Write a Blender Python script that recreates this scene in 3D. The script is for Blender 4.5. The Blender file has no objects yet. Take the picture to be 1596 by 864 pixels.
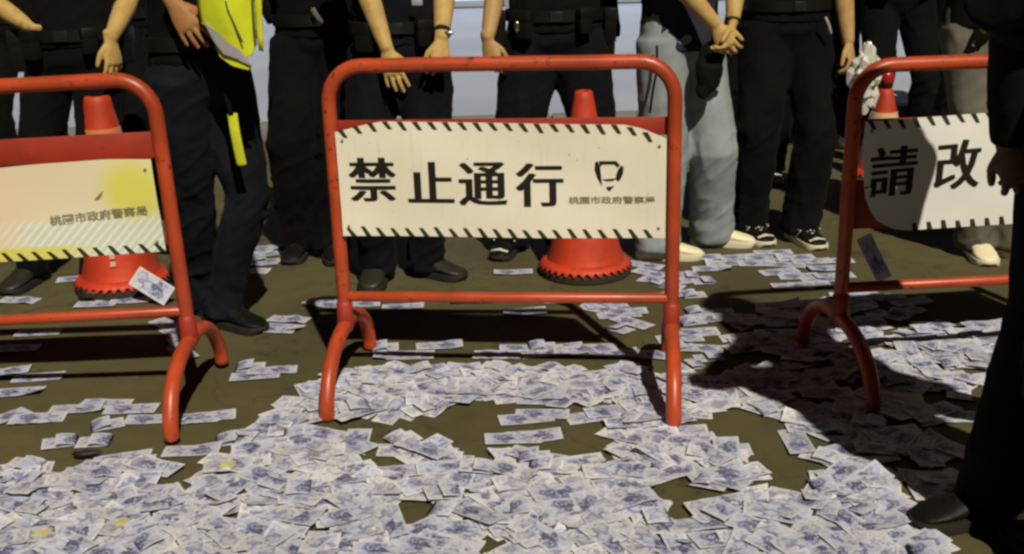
import bpy, bmesh, math, random
import numpy as np
from mathutils import Vector as V, Matrix, noise
random.seed(7)
S = bpy.context.scene
COL = S.collection
# ------------------------------------------------------------------ camera, sky, sun, exposure
CAM_H, PITCH, ROLL, FPX = 1.4, 0.310875, -0.0296357, 1746.07
cp, sp = math.cos(PITCH), math.sin(PITCH)
FWD = V((0, cp, -sp)); R0 = V((1, 0, 0)); U0 = R0.cross(FWD)
RGT = math.cos(ROLL)*R0 + math.sin(ROLL)*U0
UPV = -math.sin(ROLL)*R0 + math.cos(ROLL)*U0
CAMP = V((0, 0, CAM_H))
cd = bpy.data.cameras.new('camera'); cam = bpy.data.objects.new('camera', cd); COL.objects.link(cam)
cam.matrix_world = Matrix(((RGT.x, UPV.x, -FWD.x, 0), (RGT.y, UPV.y, -FWD.y, 0), (RGT.z, UPV.z, -FWD.z, CAM_H), (0, 0, 0, 1)))
cd.sensor_width = 36; cd.lens = FPX/1596*36; cd.clip_start = .05; cd.clip_end = 400
S.camera = cam
SUN_D = V((-.285, .86, -1)).normalized()          # the way the light travels
w = bpy.data.worlds.new('World'); S.world = w; w.use_nodes = True
sky = w.node_tree.nodes.new('ShaderNodeTexSky'); sky.sky_type = 'NISHITA'; sky.sun_disc = False
sky.sun_elevation = math.asin(-SUN_D.z); sky.sun_rotation = math.atan2(-SUN_D.x, -SUN_D.y)
bg = w.node_tree.nodes['Background']; w.node_tree.links.new(sky.outputs[0], bg.inputs[0]); bg.inputs[1].default_value = .0008
sd = bpy.data.lights.new('key_sun', 'SUN'); sd.energy = 3.9; sd.angle = math.radians(.9); sd.color = (1, .905, .735)
sun = bpy.data.objects.new('key_sun', sd); COL.objects.link(sun)
sun.rotation_euler = SUN_D.to_track_quat('-Z', 'Y').to_euler(); sun.location = (2, -4, 6)
S.view_settings.view_transform = 'Standard'; S.view_settings.look = 'None'
S.cycles.filter_width = 2.7; S.view_settings.exposure = 0; S.view_settings.gamma = 1

def at(x, y, Y):                                   # photo pixel -> world point at depth Y
    d = FWD*FPX + RGT*(x-798) - UPV*(y-432)
    return CAMP + d*(Y/d.y)
def gnd(x, y, z=0):                                # photo pixel -> point at height z
    d = FWD*FPX + RGT*(x-798) - UPV*(y-432)
    return CAMP + d*((z-CAM_H)/d.z)

# ------------------------------------------------------------------ materials
def mat(name, base=(.5, .5, .5), rough=.6, spec=.5, build=None, **kw):
    m = bpy.data.materials.new(name); m.use_nodes = True
    nt = m.node_tree; b = nt.nodes['Principled BSDF']
    b.inputs['Base Color'].default_value = (*base, 1); b.inputs['Roughness'].default_value = rough
    b.inputs['Specular IOR Level'].default_value = spec
    for k, v in kw.items(): b.inputs[k.replace('_', ' ')].default_value = v
    if build: build(nt, b)
    return m
def nd(nt, t, ins=None, **at_):
    n = nt.nodes.new(t)
    for k, v in at_.items(): setattr(n, k, v)
    for k, v in (ins or {}).items():
        if hasattr(v, 'node') or isinstance(v, bpy.types.NodeSocket): nt.links.new(v, n.inputs[k])
        else: n.inputs[k].default_value = v
    return n
def mth(nt, op, a, b=0.0, c=None):
    ins = {0: a, 1: b}
    if c is not None: ins[2] = c
    return nd(nt, 'ShaderNodeMath', ins, operation=op).outputs[0]
def sstep(nt, x, lo, hi): 
    return nd(nt, 'ShaderNodeMapRange', {'Value': x, 'From Min': lo, 'From Max': hi}, interpolation_type='SMOOTHSTEP').outputs[0]
def mixc(nt, f, a, b, blend='MIX'):
    n = nd(nt, 'ShaderNodeMix', None, data_type='RGBA', blend_type=blend)
    for i, v in ((0, f), (6, a), (7, b)):
        if isinstance(v, bpy.types.NodeSocket): nt.links.new(v, n.inputs[i])
        else: n.inputs[i].default_value = v if i == 0 else (*v, 1)
    return n.outputs[2]
def nz(nt, vec, scale, detail=4, rough=.55, dist=0):
    ins = {'Scale': scale, 'Detail': detail, 'Roughness': rough, 'Distortion': dist}
    if vec is not None: ins['Vector'] = vec
    return nd(nt, 'ShaderNodeTexNoise', ins).outputs[0]
def opos(nt): return nd(nt, 'ShaderNodeTexCoord').outputs['Object']
def wpos(nt): return nd(nt, 'ShaderNodeNewGeometry').outputs['Position']
def bump(nt, b, h, strength=.3, dist=.002):
    n = nd(nt, 'ShaderNodeBump', {'Height': h, 'Strength': strength, 'Distance': dist})
    nt.links.new(n.outputs[0], b.inputs['Normal'])
def cloth(name, c, var=.35, rough=.92, weave=500):
    def f(nt, b):
        p = opos(nt)
        n1 = nz(nt, p, 5, 5); n2 = nz(nt, p, weave, 2)
        k = tuple(x*(1+var) for x in c); d = tuple(x*(1-var) for x in c)
        nt.links.new(mixc(nt, sstep(nt, n1, .3, .7), d, k), b.inputs['Base Color'])
        bump(nt, b, mth(nt, 'ADD', n2, mth(nt, 'MULTIPLY', nz(nt, p, 40, 4), 1.5)), .35, .0015)
        b.inputs['Sheen Weight'].default_value = .01
    return mat(name, c, rough, .10, f)
def painted(name, c, chip=(.05, .02, .015), rough=.32, amt=.63):
    def f(nt, b):
        p = opos(nt)
        n1 = nz(nt, p, 3.5, 6, .6); n2 = nz(nt, p, 38, 6, .7)
        k = tuple(min(1, x*1.25) for x in c); d = tuple(x*.7 for x in c)
        base = mixc(nt, sstep(nt, n1, .3, .7), d, k)
        ch = mth(nt, 'MULTIPLY', sstep(nt, n2, amt, amt+.04), sstep(nt, n1, .45, .6))
        nt.links.new(mixc(nt, ch, base, chip), b.inputs['Base Color'])
        nt.links.new(nd(nt, 'ShaderNodeMapRange', {'Value': n2, 'To Min': rough-.08, 'To Max': rough+.2}).outputs[0], b.inputs['Roughness'])
        bump(nt, b, n2, .08, .001)
    return mat(name, c, rough, .5, f)
def skinmat(name, c):
    def f(nt, b):
        p = opos(nt)
        n1 = nz(nt, p, 22, 6, .65); d = (c[0]*.86, c[1]*.74, c[2]*.66)
        nt.links.new(mixc(nt, sstep(nt, n1, .35, .7), c, d), b.inputs['Base Color'])
        bump(nt, b, nz(nt, p, 260, 3), .12, .0008)
        b.inputs['Subsurface Weight'].default_value = .06; b.inputs['Subsurface Scale'].default_value = .01
    return mat(name, c, .55, .22, f)

def asphalt_build(nt, b):
    p = wpos(nt)
    n1 = nz(nt, p, .9, 6, .6); n2 = nz(nt, p, 9, 6, .65); n3 = nz(nt, p, 220, 3, .6)
    c = mixc(nt, sstep(nt, n1, .3, .7), (.068, .060, .0235), (.106, .094, .040))
    c = mixc(nt, mth(nt, 'MULTIPLY', sstep(nt, n2, .4, .75), .4), c, (.04, .034, .012))
    c = mixc(nt, mth(nt, 'MULTIPLY', sstep(nt, n3, .55, .75), .38), c, (.15, .135, .07))
    n4 = nz(nt, p, 3.2, 5, .6, 1.2)
    c = mixc(nt, mth(nt, 'MULTIPLY', sstep(nt, n4, .58, .70), .55), c, (.030, .026, .011))
    n5 = nz(nt, p, 700, 1); c = mixc(nt, mth(nt, 'MULTIPLY', sstep(nt, n5, .60, .70), .55), c, (.22, .20, .13))
    vo = nd(nt, 'ShaderNodeTexVoronoi', {'Vector': nd(nt, 'ShaderNodeVectorMath', {0: p, 1: nd(nt, 'ShaderNodeTexNoise', {'Vector': p, 'Scale': 4.0, 'Detail': 5}).outputs[1]}, operation='ADD').outputs[0], 'Scale': .9}, feature='DISTANCE_TO_EDGE').outputs[0]
    c = mixc(nt, mth(nt, 'MULTIPLY', sstep(nt, vo, .008, .001), .45), c, (.014, .012, .006))
    nt.links.new(c, b.inputs['Base Color'])
    bump(nt, b, mth(nt, 'ADD', n3, mth(nt, 'MULTIPLY', n2, .6)), .5, .004)
M = {}
M['asphalt'] = mat('asphalt', (.08, .07, .02), .86, .3, asphalt_build)
def pave_build(nt, b):
    p = wpos(nt); n1 = nz(nt, p, .7, 5); n2 = nz(nt, p, 90, 3)
    nt.links.new(mixc(nt, sstep(nt, n1, .3, .7), (.30, .335, .44), (.37, .405, .51)), b.inputs['Base Color'])  # bluish lobby light is partly put into this base colour
    bump(nt, b, n2, .1, .001)
M['pave'] = mat('pale_terrazzo', (.4, .42, .5), .45, .5, pave_build)
M['kerb'] = mat('kerb_stone', (.2, .2, .18), .85, .3, lambda nt, b: bump(nt, b, nz(nt, wpos(nt), 120, 4), .4, .002))
M['red'] = painted('red_paint', (.44, .062, .018), amt=.58)
M['red_flat'] = painted('dull_red_paint', (.33, .030, .013), rough=.5)
M['cone'] = painted('cone_plastic', (.55, .048, .014), chip=(.16, .06, .03), rough=.5, amt=.58)
M['rubber'] = mat('black_rubber', (.03, .028, .015), .85, .3, lambda nt, b: bump(nt, b, nz(nt, opos(nt), 90, 4), .4, .002))
def sign_build(nt, b):
    p = opos(nt)
    n1 = nz(nt, p, 4, 5); n2 = nz(nt, p, 26, 6, .7)
    c = mixc(nt, sstep(nt, n1, .3, .7), (.80, .76, .60), (.86, .82, .68))
    c = mixc(nt, mth(nt, 'MULTIPLY', sstep(nt, n2, .66, .74), .45), c, (.45, .40, .24))
    n3 = nz(nt, nd(nt, 'ShaderNodeMapping', {0: p, 3: (30, 1, 3)}).outputs[0], 1.6, 5, .6)
    c = mixc(nt, mth(nt, 'MULTIPLY', sstep(nt, n3, .56, .75), .28), c, (.52, .47, .32))
    n4 = nz(nt, p, 75, 2, .5); c = mixc(nt, mth(nt, 'MULTIPLY', sstep(nt, n4, .74, .78), .8), c, (.2, .17, .1))
    nt.links.new(c, b.inputs['Base Color']); bump(nt, b, n1, .05, .01)
M['sign'] = mat('cream_sheet', (.84, .8, .66), .5, .4, sign_build)
def sign_white(nt, b):
    p = opos(nt); n1 = nz(nt, p, 4, 5); n2 = nz(nt, p, 30, 6, .7)
    c = mixc(nt, sstep(nt, n1, .3, .7), (.76, .77, .72), (.84, .84, .8))
    c = mixc(nt, mth(nt, 'MULTIPLY', sstep(nt, n2, .66, .74), .4), c, (.45, .42, .34))
    nt.links.new(c, b.inputs['Base Color'])
M['sign_white'] = mat('white_sheet', (.8, .8, .76), .5, .4, sign_white)
def sign_art(nt, b):                                # printed wash: peach to lime, a yellow disc, pale hatching
    p = opos(nt); xyz = nd(nt, 'ShaderNodeSeparateXYZ', {0: p})
    x, z = xyz.outputs[0], xyz.outputs[2]
    c = mixc(nt, sstep(nt, x, -.1, .42), (.80, .64, .46), (.82, .74, .54))
    c = mixc(nt, mth(nt, 'MULTIPLY', sstep(nt, mth(nt, 'ADD', mth(nt, 'MULTIPLY', z, -1), mth(nt, 'MULTIPLY', x, .35)), -.62, -.42), .85), c, (.78, .78, .58))
    dx = mth(nt, 'SUBTRACT', x, .415); dz = mth(nt, 'SUBTRACT', z, .672)
    rr = mth(nt, 'SQRT', mth(nt, 'ADD', mth(nt, 'MULTIPLY', dx, dx), mth(nt, 'MULTIPLY', dz, dz)))
    c = mixc(nt, mth(nt, 'MULTIPLY', sstep(nt, rr, .135, .04), .9), c, (.76, .72, .09))
    h = mth(nt, 'SINE', mth(nt, 'MULTIPLY', mth(nt, 'ADD', x, mth(nt, 'MULTIPLY', z, -1.0)), 230))
    band = mth(nt, 'MULTIPLY', sstep(nt, z, .60, .57), sstep(nt, mth(nt, 'ADD', x, z), .58, .68))
    c = mixc(nt, mth(nt, 'MULTIPLY', band, .85), c, (.62, .70, .62))
    c = mixc(nt, mth(nt, 'MULTIPLY', mth(nt, 'MULTIPLY', sstep(nt, h, .1, .6), sstep(nt, z, .61, .58)), mth(nt, 'MULTIPLY', sstep(nt, x, -.12, .12), .85)), c, (.86, .88, .78))
    c = mixc(nt, mth(nt, 'MULTIPLY', mth(nt, 'MULTIPLY', sstep(nt, z, .528, .515), sstep(nt, x, .33, .15)), .85), c, (.74, .70, .10))
    nt.links.new(c, b.inputs['Base Color'])
M['sign_art'] = mat('peach_print_sheet', (.8, .65, .4), .5, .4, sign_art)
M['ink'] = mat('black_ink', (.012, .010, .006), .55, .35)
M['ink_soft'] = mat('worn_ink', (.24, .215, .13), .6, .3)
M['stripe'] = mat('stripe_ink', (.035, .028, .014), .6, .3)
M['peach_tape'] = mat('reflective_tape', (.66, .42, .25), .3, .6)
M['orange_tape'] = mat('faded_orange_tape', (.62, .22, .09), .35, .5)
M['white_tape'] = mat('white_reflective_tape', (.80, .74, .56), .3, .6)
M['navy'] = cloth('navy_uniform_cloth', (.0055, .006, .0085))
M['navy_blue'] = cloth('blue_navy_trouser_cloth', (.0085, .010, .0155))
M['black'] = cloth('black_cloth', (.0042, .0042, .0046))
M['shirt_black'] = cloth('black_shirt_cloth', (.0046, .0044, .0052))
M['tshirt'] = cloth('dark_blue_knit', (.026, .026, .042))
M['denim'] = cloth('pale_denim', (.275, .315, .335), .15, .9, 700)
M['grey_trouser'] = cloth('grey_twill', (.12, .115, .09), .2)
M['vest'] = cloth('neon_yellow_mesh', (.66, .74, .030), .12, .75)
M['silver'] = mat('silver_reflective_band', (.34, .33, .35), .4, .6)
M['strap'] = cloth('neon_yellow_webbing', (.62, .66, .04), .15)
M['skin_a'] = skinmat('skin_tan', (.46, .30, .125))
M['skin_b'] = skinmat('skin_light', (.52, .365, .13))
M['skin_c'] = skinmat('skin_brown', (.36, .18, .07))
M['skin_d'] = skinmat('skin_brown_shaded', (.10, .052, .028))  # brown skin, made darker in colour for the shade on the hand
M['leather'] = mat('black_leather', (.006, .0055, .005), .55, .22, lambda nt, b: bump(nt, b, nz(nt, opos(nt), 130, 4), .25, .001))
M['boot'] = mat('scuffed_boot_leather', (.022, .020, .013), .5, .5, lambda nt, b: bump(nt, b, nz(nt, opos(nt), 60, 5), .4, .003))
M['nylon'] = cloth('black_nylon', (.006, .006, .005), .3, .7)
M['cream_shoe'] = mat('cream_sneaker_leather', (.80, .74, .50), .5, .4, lambda nt, b: bump(nt, b, nz(nt, opos(nt), 70, 4), .2, .002))
M['sole_white'] = mat('off_white_rubber', (.68, .64, .48), .6, .4)
M['sole_black'] = mat('dark_rubber_sole', (.02, .018, .014), .8, .3)
M['white_leather'] = mat('white_trim_leather', (.62, .6, .52), .5, .4)
M['hair'] = mat('black_hair', (.008, .007, .006), .5, .5)
M['eye'] = mat('eye_white', (.7, .68, .62), .3, .5)
M['metal'] = mat('bright_metal', (.62, .6, .56), .25, .5, Metallic=1)
M['watch'] = mat('watch_dark', (.015, .015, .017), .25, .6)
M['lens_red'] = mat('red_lamp_lens', (.34, .015, .013), .3, .6)
M['plastic'] = mat('clear_white_plastic_film', (.80, .79, .72), .12, 1.0, Transmission_Weight=.2)
M['wall'] = mat('pale_cladding', (.42, .46, .54), .6, .4)
M['frame'] = mat('steel_door_frame', (.30, .33, .38), .4, .5)
def glow(nt, b):
    b.inputs['Emission Color'].default_value = (.55, .72, 1, 1); b.inputs['Emission Strength'].default_value = .75
M['lit_glass'] = mat('lit_glass', (.35, .42, .5), .15, .5, glow)
M['scrap'] = mat('dark_plastic_scrap', (.01, .01, .009), .6, .4)

def note_build(nt, b, yellow=False):                              # printed banknote: cream margin, violet-blue print; each sheet varies
    uvn = nd(nt, 'ShaderNodeUVMap'); uvs = nd(nt, 'ShaderNodeSeparateXYZ', {0: uvn.outputs[0]})
    u, v = uvs.outputs[0], uvs.outputs[1]
    rnd = nd(nt, 'ShaderNodeNewGeometry').outputs['Random Per Island']
    u0, v0 = u, v
    wob = nz(nt, nd(nt, 'ShaderNodeCombineXYZ', {0: mth(nt, 'MULTIPLY', u, 2), 1: v, 2: mth(nt, 'MULTIPLY', rnd, 90)}).outputs[0], 3, 3)
    u = mth(nt, 'ADD', u, mth(nt, 'MULTIPLY', mth(nt, 'SUBTRACT', wob, .5), .5)); v = mth(nt, 'ADD', v, mth(nt, 'MULTIPLY', mth(nt, 'SUBTRACT', nz(nt, uvn.outputs[0], 4, 3), .5), .45))
    face = mth(nt, 'GREATER_THAN', mth(nt, 'FRACT', mth(nt, 'MULTIPLY', rnd, 17)), .5)
    off = nd(nt, 'ShaderNodeCombineXYZ', {0: mth(nt, 'MULTIPLY', u, 2.3), 1: v, 2: mth(nt, 'MULTIPLY', rnd, 40)}).outputs[0]
    def ell(cx, cy, rx, ry, soft=.35):
        dx = mth(nt, 'DIVIDE', mth(nt, 'SUBTRACT', u, cx), rx); dy = mth(nt, 'DIVIDE', mth(nt, 'SUBTRACT', v, cy), ry)
        r = mth(nt, 'SQRT', mth(nt, 'ADD', mth(nt, 'MULTIPLY', dx, dx), mth(nt, 'MULTIPLY', dy, dy)))
        return sstep(nt, r, 1+soft, 1-soft)
    n1 = nz(nt, off, 2.6, 4, .6, .8); n2 = nz(nt, off, 7, 4, .6)
    eu = mth(nt, 'MINIMUM', u0, mth(nt, 'SUBTRACT', 1, u0)); ev = mth(nt, 'MINIMUM', v0, mth(nt, 'SUBTRACT', 1, v0))
    inn = mth(nt, 'MULTIPLY', sstep(nt, eu, .01, .08), sstep(nt, ev, .02, .13))
    c = mixc(nt, sstep(nt, u, .05, .6), (.65, .655, .67), (.55, .58, .74))
    c = mixc(nt, mth(nt, 'MULTIPLY', sstep(nt, n1, .48, .58), .85), c, (.215, .22, .40))
    c = mixc(nt, mth(nt, 'MULTIPLY', sstep(nt, n2, .54, .62), .8), c, (.84, .84, .84))
    por = mth(nt, 'MULTIPLY', mth(nt, 'ADD', mth(nt, 'MULTIPLY', ell(.66, .48, .14, .40), face), mth(nt, 'MULTIPLY', ell(.42, .5, .22, .26), mth(nt, 'SUBTRACT', 1, face))), sstep(nt, n2, .38, .56))
    c = mixc(nt, mth(nt, 'MULTIPLY', por, .95), c, (.06, .05, .13))
    ros = mth(nt, 'MULTIPLY', ell(.30, .55, .11, .26), sstep(nt, n2, .46, .58))
    c = mixc(nt, mth(nt, 'MULTIPLY', ros, .7), c, (.17, .14, .28))
    lines = mth(nt, 'MULTIPLY', sstep(nt, mth(nt, 'SINE', mth(nt, 'MULTIPLY', v, 42)), .2, .8), ell(.45, .5, .45, .42))
    c = mixc(nt, mth(nt, 'MULTIPLY', lines, .18), c, (.2, .2, .36))
    c = mixc(nt, mth(nt, 'MULTIPLY', mth(nt, 'SUBTRACT', 1, inn), .7), c, (.78, .77, .72))
    c = mixc(nt, mth(nt, 'MULTIPLY', sstep(nt, rnd, .55, .95), .30), c, (.74, .72, .72))
    if yellow: c = mixc(nt, mth(nt, 'MULTIPLY', mth(nt, 'MULTIPLY', ell(.5, .5, .18, .30), sstep(nt, n2, .35, .5)), .8), c, (.76, .70, .20))
    c = mixc(nt, 1.0, c, nd(nt, 'ShaderNodeCombineColor', {0: mth(nt, 'ADD', mth(nt, 'MULTIPLY', mth(nt, 'FRACT', mth(nt, 'MULTIPLY', rnd, 31)), .26), .80), 1: mth(nt, 'ADD', mth(nt, 'MULTIPLY', mth(nt, 'FRACT', mth(nt, 'MULTIPLY', rnd, 31)), .25), .82), 2: mth(nt, 'ADD', mth(nt, 'MULTIPLY', mth(nt, 'FRACT', mth(nt, 'MULTIPLY', rnd, 31)), .2), .88)}).outputs[0], 'MULTIPLY')
    nt.links.new(c, b.inputs['Base Color'])
M['note'] = mat('banknote_paper', (.6, .6, .65), .62, .35, note_build)
M['note_yellow'] = mat('yellow_patched_banknote_paper', (.6, .6, .4), .62, .35, lambda nt, b: note_build(nt, b, True))

# ------------------------------------------------------------------ mesh helpers
class G:
    def __init__(s): s.v = []; s.f = []
    def add(s, vs, fs):
        o = len(s.v); s.v += [V(x) for x in vs]; s.f += [tuple(i+o for i in f) for f in fs]
    def mesh(s, name, smooth=True):
        me = bpy.data.meshes.new(name); me.from_pydata([tuple(x) for x in s.v], [], s.f); me.update()
        bm = bmesh.new(); bm.from_mesh(me); bmesh.ops.recalc_face_normals(bm, faces=bm.faces); bm.to_mesh(me); bm.free()
        if smooth:
            for p in me.polygons: p.use_smooth = True
        return me
def obj(name, me, material=None, parent=None, loc=None):
    if isinstance(me, G): me = me.mesh(name)
    me.name = name
    o = bpy.data.objects.new(name, me); COL.objects.link(o)
    if material is not None:
        me.materials.clear(); me.materials.append(material)
    if parent: o.parent = parent
    if loc is not None: o.location = loc
    return o
def tag(o, label=None, cat=None, group=None, kind=None):
    if label: o['label'] = label
    if cat: o['category'] = cat
    if group: o['group'] = group
    if kind: o['kind'] = kind
    return o
def empty(name, loc, rz=0):
    o = bpy.data.objects.new(name, None); COL.objects.link(o); o.location = loc; o.rotation_euler = (0, 0, rz); o.empty_display_size = .1
    return o
def copy_tree(o, parent=None):
    c = o.copy(); COL.objects.link(c)
    if parent: c.parent = parent
    for ch in list(o.children): copy_tree(ch, c)
    return c
def flat(me, ang=35):
    for p in me.polygons: p.use_smooth = True
    bm = bmesh.new(); bm.from_mesh(me)
    for e in bm.edges:
        if len(e.link_faces) == 2 and e.calc_face_angle(0) > math.radians(ang): e.smooth = False
    bm.to_mesh(me); bm.free(); return me
def tube(g, path, radii, side=None, n=14, cap=True, round_=.55):
    P = [V(p) for p in path]; m = len(P)
    R = [(r, r) if isinstance(r, (int, float)) else r for r in radii]
    T = []
    for i in range(m):
        t = (P[min(i+1, m-1)]-P[max(i-1, 0)]); T.append(t.normalized())
    rings = []
    a = V(side) if side is not None else (V((1, 0, 0)) if abs(T[0].x) < .8 else V((0, 1, 0)))
    seq = [(P[i], T[i], R[i]) for i in range(m)]
    if cap and round_ > 0:
        r0 = min(R[0]); r1 = min(R[-1])
        seq = [(P[0]-T[0]*r0*round_, T[0], (R[0][0]*.45, R[0][1]*.45)), (P[0]-T[0]*r0*round_*.6, T[0], (R[0][0]*.8, R[0][1]*.8))] + seq + \
              [(P[-1]+T[-1]*r1*round_*.6, T[-1], (R[-1][0]*.8, R[-1][1]*.8)), (P[-1]+T[-1]*r1*round_, T[-1], (R[-1][0]*.45, R[-1][1]*.45))]
    vs, fs = [], []
    for (c, t, (ra, rb)) in seq:
        aa = a - t*a.dot(t)
        if aa.length < 1e-4: aa = t.orthogonal()
        aa.normalize(); bb = t.cross(aa)
        if side is None: a = aa
        for k in range(n):
            th = 2*math.pi*k/n; vs.append(c + aa*ra*math.cos(th) + bb*rb*math.sin(th))
    L = len(seq)
    for i in range(L-1):
        for k in range(n):
            fs.append((i*n+k, i*n+(k+1) % n, (i+1)*n+(k+1) % n, (i+1)*n+k))
    if cap:
        fs.append(tuple(range(n-1, -1, -1))); fs.append(tuple((L-1)*n+k for k in range(n)))
    g.add(vs, fs)
def arc(pts, per=6):                                # Catmull-Rom through pts
    P = [V(p) for p in pts]; out = []
    for i in range(len(P)-1):
        p0, p1, p2, p3 = P[max(i-1, 0)], P[i], P[i+1], P[min(i+2, len(P)-1)]
        for k in range(per):
            t = k/per
            out.append(.5*((2*p1)+(p2-p0)*t+(2*p0-5*p1+4*p2-p3)*t*t+(3*p1-p0-3*p2+p3)*t**3))
    out.append(P[-1]); return out
def ellipsoid(g, c, r, ax=None, n=14, m=8):
    c = V(c); A = ax or (V((1, 0, 0)), V((0, 1, 0)), V((0, 0, 1)))
    vs = [c - A[2]*r[2]]; fs = []
    for i in range(1, m):
        ph = -math.pi/2 + math.pi*i/m
        for k in range(n):
            th = 2*math.pi*k/n
            vs.append(c + A[0]*r[0]*math.cos(ph)*math.cos(th) + A[1]*r[1]*math.cos(ph)*math.sin(th) + A[2]*r[2]*math.sin(ph))
    vs.append(c + A[2]*r[2]); top = len(vs)-1
    for k in range(n): fs.append((0, 1+(k+1) % n, 1+k)); fs.append((top, top-n+k, top-n+(k+1) % n))
    for i in range(m-2):
        for k in range(n): fs.append((1+i*n+k, 1+i*n+(k+1) % n, 1+(i+1)*n+(k+1) % n, 1+(i+1)*n+k))
    g.add(vs, fs)
def box(g, c, h, ax=None, bev=.0):                  # half sizes h, axes ax; bevelled by an inset ring on each side
    bm = bmesh.new(); bmesh.ops.create_cube(bm, size=2)
    A = ax or (V((1, 0, 0)), V((0, 1, 0)), V((0, 0, 1)))
    for v_ in bm.verts: v_.co = V((v_.co.x*h[0], v_.co.y*h[1], v_.co.z*h[2]))
    if bev: bmesh.ops.bevel(bm, geom=list(bm.edges), offset=bev, segments=2, affect='EDGES', profile=.5)
    bm.verts.index_update()
    g.add([V(c)+A[0]*v_.co.x+A[1]*v_.co.y+A[2]*v_.co.z for v_ in bm.verts], [tuple(v_.index for v_ in f.verts) for f in bm.faces]); bm.free()
def lathe(g, prof, c=(0, 0, 0), n=36, wob=None):
    c = V(c); vs = []; fs = []
    for i, (r, z) in enumerate(prof):
        for k in range(n):
            th = 2*math.pi*k/n; q = r if not wob else r + wob(i, k)
            vs.append(c+V((q*math.cos(th), q*math.sin(th), z)))
    for i in range(len(prof)-1):
        for k in range(n): fs.append((i*n+k, i*n+(k+1) % n, (i+1)*n+(k+1) % n, (i+1)*n+k))
    fs.append(tuple(range(n-1, -1, -1))); fs.append(tuple((len(prof)-1)*n+k for k in range(n)))
    g.add(vs, fs)
def evaluated(me, mods):
    o = bpy.data.objects.new('tmp', me); COL.objects.link(o)
    for t, kw in mods:
        md = o.modifiers.new(t, t)
        for k, v in kw.items(): setattr(md, k, v)
    dg = bpy.context.evaluated_depsgraph_get(); dg.update()
    r = bpy.data.meshes.new_from_object(o.evaluated_get(dg))
    bpy.data.objects.remove(o); bpy.data.meshes.remove(me)
    return r
def fuse(g, voxel, smooth=4, ratio=1.0, disp=None):  # one continuous surface out of overlapping closed pieces
    mods = [('REMESH', dict(mode='VOXEL', voxel_size=voxel)), ('SMOOTH', dict(factor=.5, iterations=smooth))]
    if ratio < 1: mods.append(('DECIMATE', dict(ratio=ratio)))
    me = evaluated(g.mesh('tmp'), mods)
    if disp:
        nrm = [v.normal.copy() for v in me.vertices]
        for v, n in zip(me.vertices, nrm): v.co += n*disp(v.co)
    for p in me.polygons: p.use_smooth = True
    return me

# ------------------------------------------------------------------ the setting
g = G(); NX = 60; x0, x1, y0, y1 = -60, 60, -20, 140
gv = [(x0+(x1-x0)*i/NX, y0+(y1-y0)*j/NX, 0) for j in range(NX+1) for i in range(NX+1)]
g.add(gv, [(j*(NX+1)+i, j*(NX+1)+i+1, (j+1)*(NX+1)+i+1, (j+1)*(NX+1)+i) for j in range(NX) for i in range(NX)])
tag(obj('road', g, M['asphalt']), 'olive brown asphalt road under the scattered notes', kind='structure')
g = G(); box(g, (-1.2, 12.6, .05), (14.5, 4.9, .05), bev=.004)
tag(obj('pavement', flat(g.mesh('pavement')), M['pave']), 'pale plaza floor tinted for the bluish lobby light behind the row of people', kind='structure')
for k in range(29):
    g = G(); box(g, (-15.2+k, 7.6, .052), (.494, .096, .056), bev=.012)
    o = tag(obj('kerb', flat(g.mesh('kerb')), M['kerb']), 'grey kerb stone along the edge of the pale plaza', kind='structure')
# building front far behind
root = empty('lobby_front', (0, 17.3, 0)); tag(root, 'pale lobby front with lit bluish glass doors behind the crowd', 'building')
g = G(); box(g, (0, .35, 3.7), (12, .2, .9), bev=.01)
for xx in (-11, -5.6, 4.3, 11): box(g, (xx, .35, 1.45), (1.0, .18, 1.348), bev=.01)
obj('wall', flat(g.mesh('wall')), M['wall'], root)
doors = [-9.2, -8.0, -6.8, -4.2, -3.0, -1.8, -.6, .6, 1.8, 3.0, 5.6, 6.8, 8.0, 9.2]
for xx in doors:
    g = G()
    for s in (-1, 1): box(g, (xx+s*.56, .2, 1.45), (.035, .05, 1.348), bev=.006)
    for z in (.16, 1.1, 2.74): box(g, (xx, .2, z), (.524, .045, .045), bev=.006)
    f = obj('door', flat(g.mesh('door')), M['frame'], root)
    g = G(); box(g, (xx, .2, 1.45), (.523, .008, 1.24)); obj('pane', g.mesh('pane', False), M['lit_glass'], f)
    g = G(); tube(g, [(xx+.4, .12, .95), (xx+.4, .12, 1.35)], [.014, .014], n=10); obj('handle', g, M['metal'], f)
for xx in (-4.85, -1.1, 3.6):
    g = G(); box(g, (xx, .14, 1.45), (.09, .09, 1.348), bev=.015); obj('column', flat(g.mesh('column')), M['sign_white'], root)

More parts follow.
